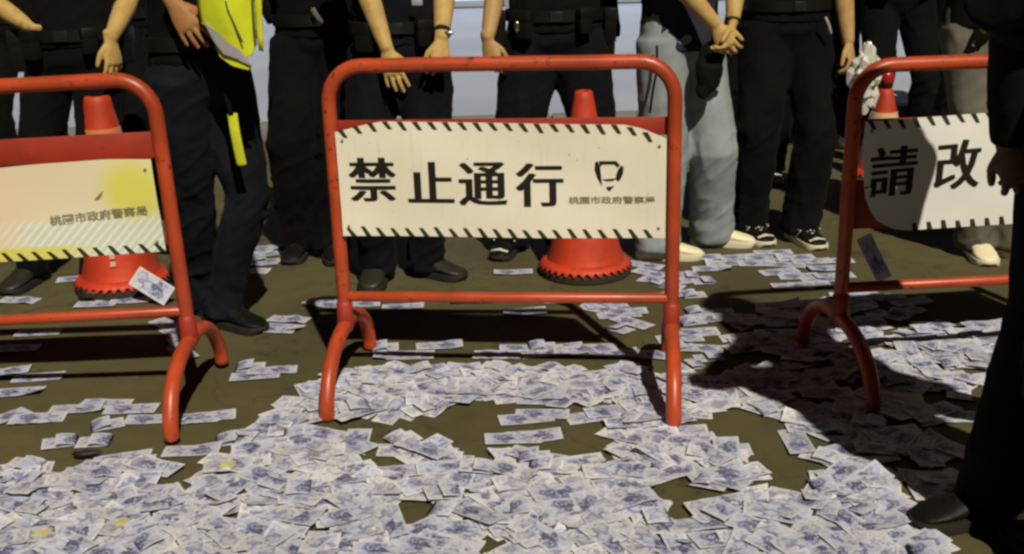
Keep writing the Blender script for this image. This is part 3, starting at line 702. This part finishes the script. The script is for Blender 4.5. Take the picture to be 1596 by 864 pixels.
# officer with both tan forearms hanging, behind left half of the middle sign
pD, jD = person('person in navy uniform with bare tan forearms and a watch, behind 禁止 on the middle sign', gnd(664, 428), gnd(590, 436), (.85, -.5), (-.1, -1), (at(622, 100, 4.4).x, 4.42), (.05, -1),
    M['skin_b'], M['navy'], M['navy'], BOOT, wr=at(603, 78, 4.22), tr=at(622, 146, 4.18), wl=at(688, 62, 4.24), tl=at(686, 110, 4.19), curl=(1.0, .16), seed=4.4, gear=GEAR[:2], boot='boot', leg_r=(.108, .088, .08), pole_r=V((-.5, 1, 0)), pole_l=V((.1, 1, 0)),
    thumbs=((-1, -.4, 0), (1, -.2, 0)), outs=((.3, -1, 0), (-.2, -1, 0)), arm_len=(.27, .27))
# officer behind the cone
pE, jE = person('person in black uniform behind the middle barrier, legs apart behind the orange red cone', gnd(880, 396), gnd(797, 390), (.3, -1), (-.35, -1), (at(866, 90, 4.72).x, 4.74), (0, -1),
    M['skin_a'], M['shirt_black'], M['navy'], BLK, wr=at(760, 62, 4.62), tr=at(774, 122, 4.58), wl=at(952, 58, 4.82), tl=at(948, 100, 4.84), curl=(.3, .5), seed=5.2, gear=GEAR, sleeve='long_l', leg_r=(.112, .092, .08), wide=1.1,
    knee_l=at(926, 205, 4.66), knee_r=at(806, 220, 4.66), trim=M['white_leather'], outs=(None, (-.5, -1, 0)), thumbs=(None, (1, -.5, 0)), pole_r=V((0, 1, 0)), pole_l=V((0, 1, 0)))
# young person in a dark T-shirt and pale wide jeans
pF, jF = person('person in dark T-shirt and pale wide jeans with hands clasped and cream shoes', gnd(1108, 381), gnd(1024, 402), (1, -.22), (1, -.12), (at(1058, 110, 4.62).x, 4.62), (.55, -.83),
    M['skin_b'], M['tshirt'], M['denim'], (M['cream_shoe'], M['sole_white'], M['sole_white']), wl=at(1142, 34, 4.40), tl=at(1128, 92, 4.36), wr=at(1116, 40, 4.38), tr=at(1142, 88, 4.33), curl=(.75, .8), seed=6.6, belt=False, leg_r=(.106, .102, .094), hem=-.055, fold_amp=.008,
    knee_l=at(1112, 232, 4.60), knee_r=at(1036, 240, 4.58), pole_l=V((1, .3, 0)), pole_r=V((-.6, -.2, .3)))
# black-clad person right of the jeans
pG, jG = person('person all in black with white-tipped trainers, between pale jeans and white sign', gnd(1246, 374), gnd(1166, 369), (.25, -1), (.3, -1), (at(1226, 90, 4.9).x, 4.9), (.05, -1),
    M['skin_a'], M['black'], M['black'], (M['leather'], M['sole_white'], M['white_leather']), wl=at(1322, 66, 4.74), tl=at(1330, 112, 4.7), wr=at(1160, 90, 5.0), seed=7.3, gear=GEAR[2:3], sleeve='long_r', wide=1.06, leg_r=(.108, .088, .08), trim=M['white_leather'], curl=(.8, .4), pole_l=V((.15, 1, 0)))
# black-clad person behind the white sign
pH, jH = person('person in black uniform just right of the lamp cone behind the white sign', V((2.30, 6.28, 0)), V((2.06, 6.28, 0)), (.1, -1), (-.2, -1), (2.18, 6.35), (0, -1),
    M['skin_a'], M['shirt_black'], M['black'], BOOT, wl=V((2.27, 6.56, .98)), wr=V((2.09, 6.56, .98)), pole_l=V((1, .3, 0)), pole_r=V((-1, .3, 0)), seed=8.1, gear=GEAR[:2], sleeve='long', boot='boot', wide=1.05)
pH2, jH2 = person('person in grey trousers and pale shoes behind the right half of the white sign', gnd(1572, 398), gnd(1520, 396), (.4, -1), (-.1, -1), (at(1534, 110, 4.6).x, 4.62), (.1, -1),
    M['skin_b'], M['shirt_black'], M['grey_trouser'], (M['cream_shoe'], M['sole_white'], M['white_leather']), wl=at(1556, 0, 4.45), tl=at(1556, 60, 4.4), wr=at(1490, 0, 4.75), seed=9.4, belt=False, wide=1.0, leg_r=(.1, .09, .085), hem=.0, curl=(.8, .5))
# foreground person at the right edge, seen from the side, facing left
an = gnd(1538, 806)
pI, jI = person('person in black in the foreground at the right edge, casting part of the big shadow', V((an.x+.42, 2.80, 0)), V((an.x, an.y, 0)), (-1, -.05), (-1, -.22), (1.31, 2.45), (-.97, .0),
    M['skin_d'], M['black'], M['navy'], BLK, wl=at(1572, 222, 2.30), tl=at(1598, 300, 2.32), wr=V((1.30, 2.74, .88)), curl=(.55, .35), seed=10.2, gear=(), sleeve='long', wide=1.04, leg_r=(.108, .082, .074), H=1.78, lean=(-.07, 0), head_shift=(.08, 0), arm_len=(.33, .30), hem=-.02,
    knee_r=V((1.235, 2.44, .50)), pole_l=V((-1, -.25, 0)), belt=False, fold_amp=.006, outs=((-.3, -1, 0), None), thumbs=((-1, 0, 0), None))

pJ, jJ = person('unseen person in black past the right edge, added to cast shadow across the notes', V((1.18, 2.12, 0)), V((1.42, 2.10, 0)), (-.2, 1), (.2, 1), (1.29, 2.06), (0, 1),  # out of view, added to widen the shadow over the notes
    M['skin_c'], M['black'], M['black'], BLK, wl=V((1.13, 2.30, 1.12)), wr=V((1.42, 2.30, 1.14)), seed=12.4, gear=(), sleeve='long', wide=1.05, H=1.66, belt=False, pole_l=V((-1, 0, -.2)), curl=(.9, .9))
# --- extras worn by people
def child_mesh(name, g, m, root, base): 
    me = g.mesh(name) if isinstance(g, G) else g
    me.transform(Matrix.Translation(-base)); return obj(name, me, m, root)
# neon vest folded at B's waist
def sheet(poly_px, Y, thick, m, root, base, name, bulge=.03, amp=.006, sub=3):
    bm = bmesh.new(); vs = [bm.verts.new(at(x, y, Y)) for x, y in poly_px]; bm.faces.new(vs)
    bmesh.ops.triangulate(bm, faces=bm.faces[:])
    for _ in range(sub):
        bmesh.ops.subdivide_edges(bm, edges=bm.edges[:], cuts=1, use_grid_fill=True)
    xs = [v.co.x for v in bm.verts]; zs = [v.co.z for v in bm.verts]; cx, cz = (min(xs)+max(xs))/2, (min(zs)+max(zs))/2; wx, wz = (max(xs)-min(xs))/2, (max(zs)-min(zs))/2
    for v in bm.verts:
        u, q = (v.co.x-cx)/wx, (v.co.z-cz)/wz
        v.co.y -= bulge*(1-u*u)*(1-.3*q*q) - amp*noise.noise(V((v.co.x*16, v.co.z*7, 3)))*2.2
    bmesh.ops.recalc_face_normals(bm, faces=bm.faces[:])
    me = bpy.data.meshes.new(name); bm.to_mesh(me); bm.free()
    me = evaluated(me, [('SOLIDIFY', dict(thickness=thick, offset=0)), ('SMOOTH', dict(factor=.4, iterations=2))])
    for p in me.polygons: p.use_smooth = True
    return child_mesh(name, me, m, root, base)
bB = jB['base']
vest = sheet([(312, -150), (309, -60), (308, 8), (313, 32), (326, 44), (352, 62), (374, 80), (384, 90), (396, 84), (401, 66), (398, 20), (392, -60), (388, -150)], 3.56, .012, M['vest'], pB, bB, 'vest', .045)
sheet([(316, 34), (326, 40), (352, 57), (374, 76), (386, 92), (394, 104), (374, 95), (350, 86), (334, 66)], 3.535, .006, M['silver'], vest, bB, 'silver_band', .012, .002)
sheet([(333, 66), (350, 85), (374, 94), (394, 103), (388, 110), (364, 103), (343, 88)], 3.545, .006, M['vest'], pB, bB, 'vest_hem', .012, .002)
sheet([(402, -120), (406, 0), (409, 50), (412, 84), (405, 82), (401, 55), (394, 0), (390, -120)], 3.575, .008, M['strap'], pB, bB, 'vest_edge', .01, .002)
g = G()
for sm in ([(345, -60), (352, 5), (364, 36), (378, 66)], [(390, -60), (394, 10), (397, 50), (399, 70)]):
    pts = [at(x, y, 3.508+(.02 if k in (0,) else 0)) for k, (x, y) in enumerate(sm)]; tube(g, arc(pts, 4), [(.003, .002)]*(len(pts)*4-3), n=6)
child_mesh('seam', g, M['grey_trouser'], pB, bB)['kind'] = 'stuff'
g = G(); pts = arc([at(362, 178, 3.66), at(366, 205, 3.655), at(372, 235, 3.66), at(377, 257, 3.67)], 5)
tube(g, pts, [(.017, .005)]*len(pts), side=(1, 0, 0), n=10); child_mesh('hanging_strap', g, M['strap'], pB, bB)
g = G(); pts = arc([at(342, 104, 3.64), at(350, 140, 3.64), at(360, 178, 3.652)], 5)
tube(g, pts, [(.009, .003)]*len(pts), side=(1, 0, 0), n=8); child_mesh('strap_cord', g, M['nylon'], pB, bB)
# watch on D's left wrist
wv = (jD['wl']-jD['el']).normalized(); c = jD['wl']-wv*.035
g = G(); lathe(g, [(.031, -.011), (.034, -.009), (.034, .009), (.031, .011)], n=24); me = g.mesh('watch_band'); me.transform(Matrix.Translation(c) @ V((0, 0, 1)).rotation_difference(wv).to_matrix().to_4x4())
wb = obj('wristwatch', flat(me, 50), M['watch'], pD)
g = G(); box(g, c+V((.026, -.022, .0)), (.016, .016, .007), bev=.004); obj('watch_face', g, M['metal'], wb)
# bracelet on F, belt pouch and drawstring
wv = (jF['wl']-jF['el']).normalized(); c = jF['wl']-wv*.0
g = G(); lathe(g, [(.029, -.005), (.032, -.004), (.032, .004), (.029, .005)], n=20); me = g.mesh('bracelet'); me.transform(Matrix.Translation(c) @ V((0, 0, 1)).rotation_difference(wv).to_matrix().to_4x4()); obj('bracelet', flat(me), M['scrap'], pF)
bF = jF['base']
g = G(); cc = at(1105, 108, 4.42); ellipsoid(g, cc, (.056, .035, .10), n=18, m=12); ellipsoid(g, cc+V((.012, 0, .05)), (.05, .035, .06), n=14, m=8); ellipsoid(g, cc+V((-.02, 0, -.075)), (.03, .025, .045), n=14, m=8)
me = fuse(g, .007, 3, 1, lambda p: .007*noise.noise(p*22)); pch = child_mesh('pouch', me, M['nylon'], pF, bF)
g = G(); pts = arc([at(1024, 72, 4.44), at(1023, 110, 4.43), at(1018, 140, 4.43), at(1013, 175, 4.44)], 5); tube(g, pts, [.005]*len(pts), n=8); child_mesh('drawstring', g, M['nylon'], pF, bF)
# radio / key glint on E's belt and badge on D's shirt, rank slide on C
bE = jE['base']; g = G(); cc = at(806, 42, 4.52); ellipsoid(g, cc, (.010, .006, .022), n=12, m=8); child_mesh('key_clip', g, M['metal'], pE, bE)
g = G(); box(g, at(650, 4, 4.24), (.02, .004, .012), bev=.003); child_mesh('name_tag', g, M['silver'], pD, jD['base'])
g = G(); tube(g, [at(487, 14, 4.68), at(494, 26, 4.67), at(502, 36, 4.68)], [(.011, .006)]*3, side=(1, 0, .5), n=8); child_mesh('baton_grip', g, M['grey_trouser'], pC, jC['base'])
g = G(); tube(g, [at(1287, 28, 4.72), at(1292, 40, 4.72), at(1295, 52, 4.72)], [.006]*3, n=8); child_mesh('key_clip', g, M['silver'], pG, jG['base'])
# second row: copies of the black-clad people
def second(src, px, Y, label, rz=0):
    c = copy_tree(src); c['label'] = label; x = at(px, 100, Y).x; c.location = (x, Y, 0); c.rotation_euler = (0, 0, rz); return c
second(pC, 225, 5.5, 'person in black in the second row, glimpsed behind the left cone', .2)
second(pG, 1176, 6.1, 'person in black in the second row, dark behind the pale jeans', -.3)
second(pH, 1338, 6.9, 'person in black in the second row, right behind the plastic bag', .25)
second(pC, 1488, 7.1, 'person in black in the back row, behind the grey trousers', -.2)
second(pH, 30, 5.9, 'person in black in the second row at the far left', .15)

# ------------------------------------------------------------------ plastic bag in G's hand
g = G(); c = at(1349, 122, 4.60)
ellipsoid(g, (0, 0, 0), (.046, .04, .125), n=30, m=24); me = g.mesh('plastic_bag')
for v in me.vertices:
    p = v.co; r = 1-abs(noise.noise(p*19))*2; k = .6+.4*min(1, (.125-p.z)/.12)
    v.co = V((p.x*k, p.y*k, p.z)) + p.normalized()*(.026*r+.026*noise.noise(p*48))
o = obj('plastic_bag', flat(me, 18), M['plastic'], None, c); tag(o, 'crumpled clear plastic bag glinting beside the left post of the white sign', 'plastic bag')

# ------------------------------------------------------------------ banknotes
NL, NW = .160, .070
def note_mesh(kind, rs):
    rr = random.Random(rs); nx, ny = 10, 5; vs = []; uv = []
    ca = rr.uniform(-.5, .5); cv = rr.uniform(-1, 1); fx = rr.uniform(-.04, .04)
    off = V((rr.uniform(0, 50), rr.uniform(0, 50), 0)); tw = rr.uniform(-1, 1)
    for j in range(ny+1):
        for i in range(nx+1):
            x = (i/nx-.5)*NL; y = (j/ny-.5)*NW; z = 0
            t = x*math.cos(ca)+y*math.sin(ca)
            if kind == 0: z = .0015*noise.noise(V((x*40, y*40, 0))+off)                             # flat
            elif kind == 1: z = 1.3*abs(cv)*t*t + .2*tw*x*y                                      # curled up at ends
            elif kind == 2: z = abs(t-fx)*.10*(1+abs(cv)) * (1 if t > fx else .25)                    # creased
            elif kind == 3: z = .007*noise.noise(V((x*24, y*24, 0))+off) + .004*noise.noise(V((x*60, y*60, 4))+off)   # crumpled
            elif kind == 4: z = .010*max(0, 1-abs(t-fx)/.04)**1.5                                      # ridge
            elif kind == 5:
                q = max(0, (x*.8*math.copysign(1, cv)+y*math.copysign(1, tw))-.05); z = q*.4          # lifted corner
            z += .0012*noise.noise(V((x*50, y*50, 9))+off)
            vs.append(V((x, y, z))); uv.append((i/nx, j/ny))
    if kind == 6:                                                                                       # folded over
        for k, v in enumerate(vs):
            if v.x > fx: v.z = .004+min(.012, (v.x-fx)*.3); v.x = fx-(v.x-fx)*.96; v.y += (fx-v.x)*.14*tw
    mz = min(v.z for v in vs)
    for v in vs: v.z = (v.z-mz)*.75
    fs = [(j*(nx+1)+i, j*(nx+1)+i+1, (j+1)*(nx+1)+i+1, (j+1)*(nx+1)+i) for j in range(ny) for i in range(nx)]
    return vs, fs, uv
VAR = [note_mesh(k, 100+i) for i, k in enumerate((0, 0, 1, 1, 2, 2, 3, 3, 3, 3, 4, 5, 5, 6, 6, 0, 1, 3))]
def make_note_mesh(vs, fs, uv):
    me = bpy.data.meshes.new('banknote'); me.from_pydata([tuple(v) for v in vs], [], fs); l = me.uv_layers.new()
    for p in me.polygons:
        p.use_smooth = True
        for li in p.loop_indices: l.data[li].uv = uv[me.loops[li].vertex_index]
    me.materials.append(M['note']); return me
VM = [make_note_mesh(*x) for x in VAR]
def inside(p, poly):
    c = False; j = len(poly)-1
    for i in range(len(poly)):
        a, b = poly[i], poly[j]
        if (a[1] > p[1]) != (b[1] > p[1]) and p[0] < (b[0]-a[0])*(p[1]-a[1])/(b[1]-a[1])+a[0]: c = not c
        j = i
    return c
GP = lambda px: [tuple(gnd(x, y).xy) for x, y in px]
P_FRONT = GP([(-90, 940), (-90, 745), (0, 735), (60, 722), (130, 745), (215, 712), (250, 735), (262, 775), (330, 745), (345, 705), (400, 665), (440, 652), (505, 682), (560, 690), (640, 684), (700, 710), (735, 742), (790, 715), (890, 712), (985, 748), (1040, 712), (1110, 690), (1185, 720), (1165, 770), (1215, 795), (1300, 706), (1375, 730), (1400, 780), (1450, 840), (1500, 940)])
P_BAND = GP([(448, 650), (480, 612), (560, 578), (700, 580), (770, 574), (830, 582), (900, 580), (985, 580), (1005, 615), (940, 620), (880, 628), (800, 624), (720, 628), (640, 650), (560, 652), (500, 655)])
P_RIGHT = GP([(950, 640), (1000, 620), (1070, 575), (1140, 590), (1210, 625), (1225, 655), (1120, 636), (1075, 650), (1050, 690), (1030, 735), (985, 735), (965, 690)])
P_SHADE = GP([(1215, 690), (1185, 630), (1150, 580), (1165, 490), (1300, 450), (1440, 470), (1500, 620), (1500, 760), (1440, 820), (1380, 770)])
P_LIT = GP([(1395, 530), (1480, 505), (1560, 500), (1575, 560), (1560, 620), (1500, 620), (1430, 575)])
HOLES = [GP(h) for h in ([(545, 705), (600, 700), (645, 725), (600, 738), (560, 730)], [(862, 738), (905, 730), (935, 745), (900, 762), (868, 760)], [(1000, 772), (1070, 762), (1130, 775), (1090, 798), (1020, 792)],
    [(725, 835), (765, 822), (790, 845), (770, 875), (730, 870)], [(455, 828), (500, 820), (525, 835), (490, 850), (450, 845)], [(575, 795), (600, 790), (610, 805), (590, 815)], [(1165, 745), (1220, 740), (1260, 700), (1215, 690), (1190, 700)], [(5, 765), (22, 760), (28, 778), (8, 790)], [(370, 795), (395, 788), (400, 805), (375, 812)])]
def grow(h, k):
    cx = sum(p[0] for p in h)/len(h); cy = sum(p[1] for p in h)/len(h); return [(cx+(x-cx)*k, cy+(y-cy)*k) for x, y in h]
HOLES = [grow(h, 1.35) for h in HOLES]
rn = random.Random(21); notes = []
def scatter(poly, n, hmax, zone, hole=True, mind=0):
    xs = [p[0] for p in poly]; ys = [p[1] for p in poly]; got = 0; tries = 0
    while got < n and tries < n*60:
        tries += 1; p = (rn.uniform(min(xs), max(xs)), rn.uniform(min(ys), max(ys)))
        if not inside(p, poly): continue
        if hole and any(inside(p, h) for h in HOLES): continue
        got += 1; ang = rn.gauss(0, .55) if rn.random() < .6 else rn.uniform(0, 3.14)
        if rn.random() < .5: ang += math.pi
        vi = rn.randrange(len(VAR)); t = rn.random()
        notes.append([p[0], p[1], .003+hmax*t, ang, vi, rn.gauss(0, .045)*(.4+t), rn.gauss(0, .045)*(.4+t), zone, t])
scatter(P_FRONT, 560, .010, 'front'); scatter(P_BAND, 165, .008, 'band'); scatter(P_RIGHT, 72, .006, 'right')
scatter(P_SHADE, 120, .008, 'shade', False); scatter(P_LIT, 40, .008, 'lit', False)
LOOSE = [(418, 388, .2), (398, 392, -.4), (430, 408, 0), (385, 408, .1), (1005, 415, -.5), (1025, 440, -.6), (1050, 430, .1), (1040, 462, .2), (1110, 440, .1), (1085, 432, 0), (1130, 412, 0), (1150, 402, .1), (1180, 412, 0), (1205, 396, 0), (1240, 404, .1), (1300, 408, 0), (1300, 432, .1), (1235, 448, 0), (1110, 490, .05), (1145, 498, -.1), (1065, 505, .2), (1060, 530, .1), (1090, 545, -.2), (1120, 558, .1), (1090, 570, .3), (1075, 600, 0), (945, 478, .2), (985, 505, -.8), (900, 548, 0), (850, 552, .1), (815, 545, 0), (775, 556, -.1), (585, 545, .1), (620, 556, 0), (560, 475, .1), (735, 470, 0), (880, 470, 0), (260, 508, -.8), (285, 552, -1.0), (230, 455, .2), (205, 470, 0), (25, 545, .1), (60, 590, .1), (375, 575, .1), (450, 500, -.3), (520, 470, -.2), (120, 640, .1), (165, 632, -.1), (60, 655, .1), (205, 640, 0), (238, 655, .05), (150, 668, .4), (112, 690, .3), (165, 690, .1), (325, 652, .2), (300, 655, .1), (8, 582, .2), (28, 613, .05), (4, 655, .9), (425, 580, .1), (398, 588, .1), (440, 512, -.3), (428, 516, -.2),
    (412, 398, .4), (405, 412, .1), (392, 424, -.2), (275, 522, -.9), (282, 538, -1.1), (180, 470, 0), (150, 476, .05), (120, 436, .2), (505, 476, -.4), (628, 480, .02), (800, 426, 0), (805, 466, 0), (818, 488, .05), (935, 484, -.5), (965, 493, .1), (975, 488, 0), (955, 512, -.8), (872, 544, .05), (925, 545, 0), (955, 552, -.1), (830, 543, .05), (685, 541, .1), (640, 556, 0),
    (1015, 428, -.7), (1035, 447, -.5), (1060, 440, .3), (1068, 462, .1), (1110, 420, -.05), (1095, 402, 0), (1095, 500, .05), (1125, 497, 0), (1085, 520, .1), (1075, 488, .1), (1190, 404, -.1), (1225, 414, -.3), (1265, 410, 0), (1290, 420, .05), (1245, 432, 0), (1280, 437, .05), (1262, 445, 0), (1215, 425, .2),
    (820, 655, .15), (845, 648, -.1), (832, 682, .08), (800, 686, .05), (925, 652, .2), (60, 520, .1), (30, 470, -.2), (1450, 545, .1), (1500, 530, .1), (1075, 690, .2), (1125, 705, 0), (1040, 660, .4), (35, 735, .2), (190, 718, .15), (345, 690, .2), (300, 705, .05), (1420, 605, -.2), (1470, 590, .1), (1380, 600, 0), (1010, 555, -.3), (1050, 545, .2)]
for x, y, a in LOOSE:
    p = gnd(x, y); notes.append([p.x, p.y, .003+rn.uniform(0, .003), a+rn.choice((0, math.pi)), rn.choice((0, 1, 2, 4, 5, 10, 11, 15, 6, 13)), rn.gauss(0, .02), rn.gauss(0, .02), 'loose', 1.0])
def visible_size(nn):
    d = V((nn[0], nn[1], 0))-CAMP; z = d.dot(FWD); px = 798+FPX*d.dot(RGT)/z; py = 432-FPX*d.dot(UPV)/z
    out = px < -60 or px > 1660 or py > 900
    return (0 if out else 1)*(CAM_H/(z**3))*(.15+nn[8])
order = sorted(range(len(notes)), key=lambda i: -visible_size(notes[i]))
single = set([i for i in order if notes[i][7] == 'loose'][:125])
for i in order:
    if len(single) >= 296: break
    single.add(i)
LM = [('the left foot of the middle barrier', gnd(515, 640)), ('the right foot of the middle barrier', gnd(1045, 640)), ('the right foot of the left barrier', gnd(290, 660)), ('the orange red cone', gnd(912, 430)), ('the left cone', gnd(193, 450)),
      ('the cream shoes', gnd(1060, 400)), ('the black shoe beside the left barrier', gnd(390, 525)), ('the small black scrap', gnd(137, 716)), ('the white-tipped trainers', gnd(1215, 385)), ('the left post of the white sign', gnd(1318, 560)), ('the shadow under the middle sign', gnd(740, 520)), ('the bare patch amid the foreground', gnd(790, 690))]
ORD = ['nearest', 'second nearest', 'third nearest', 'fourth nearest', 'fifth nearest', 'sixth nearest', 'seventh nearest', 'eighth nearest', 'ninth nearest', 'tenth nearest', 'eleventh nearest', 'twelfth nearest', 'thirteenth nearest', 'fourteenth nearest', 'fifteenth nearest', 'sixteenth nearest', 'seventeenth nearest', 'eighteenth nearest', 'nineteenth nearest', 'twentieth nearest', 'twenty-first nearest', 'twenty-second nearest']
byl = {}
for i, nn in enumerate(notes):
    if nn[7] == 'loose':
        dd = [(V((nn[0], nn[1], 0))-p).length for _, p in LM]; k = dd.index(min(dd)); byl.setdefault(k, []).append((dd[k], i))
LAB = {}
for k, lst in byl.items():
    for r, (_, i) in enumerate(sorted(lst)): LAB[i] = 'loose banknote lying apart, the %s to %s' % (ORD[min(r, 21)], LM[k][0])
def third(nn):
    q = (nn[0]+1.2)/2.4
    return 'left end' if q < .2 else 'left part' if q < .4 else 'middle' if q < .6 else 'right part' if q < .8 else 'right end'
def note_label(i, nn):
    z = nn[7]; look = ('flat', 'flat', 'curled', 'curled', 'creased', 'creased', 'crumpled', 'crumpled', 'crumpled', 'crumpled', 'ridged', 'corner-lifted', 'corner-lifted', 'folded', 'folded', 'flat', 'curled', 'crumpled')[nn[4]]
    if z == 'loose': return LAB[i], 'banknotes scattered on the road'
    a = nn[3] % math.pi
    turn = 'lying lengthwise' if a < .28 or a > 2.86 else 'slanting up to the right' if a < 1.2 else 'lying endways' if a < 1.94 else 'slanting up to the left'
    if z == 'front': t = look+' banknote '+turn+', '+third(nn)+' of the foreground drift, '+('near edge' if nn[1] < 2.5 else 'middle' if nn[1] < 2.68 else 'far edge')
    else: t = look+' banknote '+turn+' '+{'band': 'in the heap under the middle barrier, '+('left half' if nn[0] < .0 else 'right half'), 'right': 'beside the right foot of the middle barrier', 'shade': 'in the big shadow at right', 'lit': 'in the lit patch below the white sign'}[z]
    return t, 'banknotes scattered on the road'
def mnote(nn):
    return Matrix.Translation((nn[0], nn[1], nn[2])) @ Matrix.Rotation(nn[3], 4, 'Z') @ Matrix.Rotation(nn[5], 4, 'X') @ Matrix.Rotation(nn[6], 4, 'Y')
bulk = G(); buv = []
for i, nn in enumerate(notes):
    mtx = mnote(nn); vs, fs, uv = VAR[nn[4]]
    low = min((mtx @ v).z for v in vs); lift = max(0, .0015-low); mtx = Matrix.Translation((0, 0, lift)) @ mtx
    if i in single:
        o = bpy.data.objects.new('banknote', VM[nn[4]]); COL.objects.link(o); o.matrix_world = mtx
        lb, gr = note_label(i, nn); tag(o, lb, 'banknote', gr)
    else:
        bulk.add([mtx @ v for v in vs], fs); buv += uv
me = bpy.data.meshes.new('banknote_litter'); me.from_pydata([tuple(v) for v in bulk.v], [], bulk.f); l = me.uv_layers.new()
for p in me.polygons:
    p.use_smooth = True
    for li in p.loop_indices: l.data[li].uv = buv[me.loops[li].vertex_index]
me.materials.append(M['note'])
o = bpy.data.objects.new('banknote_litter', me); COL.objects.link(o); tag(o, 'buried and far banknotes littering the road in drifts', 'banknotes', kind='stuff')
YM = [m.copy() for m in (VM[0], VM[6])]
for m in YM: m.materials.clear(); m.materials.append(M['note_yellow'])
for q, (x, y, a, lb) in enumerate([(437, 707, .5, 'banknote with the brightest yellow patch, right of the left barrier'), (355, 726, .2, 'banknote with yellow patch just right of the left barrier foot'), (66, 832, .3, 'yellow patched banknote at the far left of the foreground'), (190, 816, 1.2, 'yellow patched banknote in the foreground drift below the black scrap')]):
    p = gnd(x, y, .014); o = bpy.data.objects.new('banknote', YM[q % 2]); COL.objects.link(o); o.location = (p.x, p.y, .015); o.rotation_euler = (.03, .02, a); o.scale = (.8, 1, 1); tag(o, lb, 'banknote', 'banknotes scattered on the road')
# a note leaning on the left cone, one fluttering in the air
vs, fs, uv = VAR[2]
o = bpy.data.objects.new('banknote', VM[5]); COL.objects.link(o); c = at(237, 446, 4.14)
o.matrix_world = Matrix.Translation(c) @ Matrix.Rotation(.25, 4, 'Y') @ Matrix.Rotation(1.15, 4, 'X') @ Matrix.Rotation(-.35, 4, 'Z')
o.scale = (1.0, 1.15, 1); tag(o, 'banknote leaning upright against the foot of the left cone', 'banknote', 'upright and flying banknotes')
o = bpy.data.objects.new('banknote', VM[3]); COL.objects.link(o)
o.matrix_world = Matrix.Translation(at(1362, 402, 3.60)) @ Matrix.Rotation(1.0, 4, 'X') @ Matrix.Rotation(.35, 4, 'Y') @ Matrix.Rotation(-1.15, 4, 'Z')
tag(o, 'crumpled banknote fluttering in the air below the white sign', 'banknote', 'upright and flying banknotes')
g = G(); c = gnd(137, 716); ellipsoid(g, (0, 0, .008), (.042, .012, .008), n=14, m=6); me = g.mesh('scrap')
for v in me.vertices: v.co += V((0, .01*noise.noise(v.co*30), .004*noise.noise(v.co*60)))
o = obj('plastic_scrap', me, M['scrap'], None, (c.x, c.y, .012)); o.rotation_euler = (0, 0, .15); tag(o, 'small black plastic scrap lying among notes at left', 'scrap')
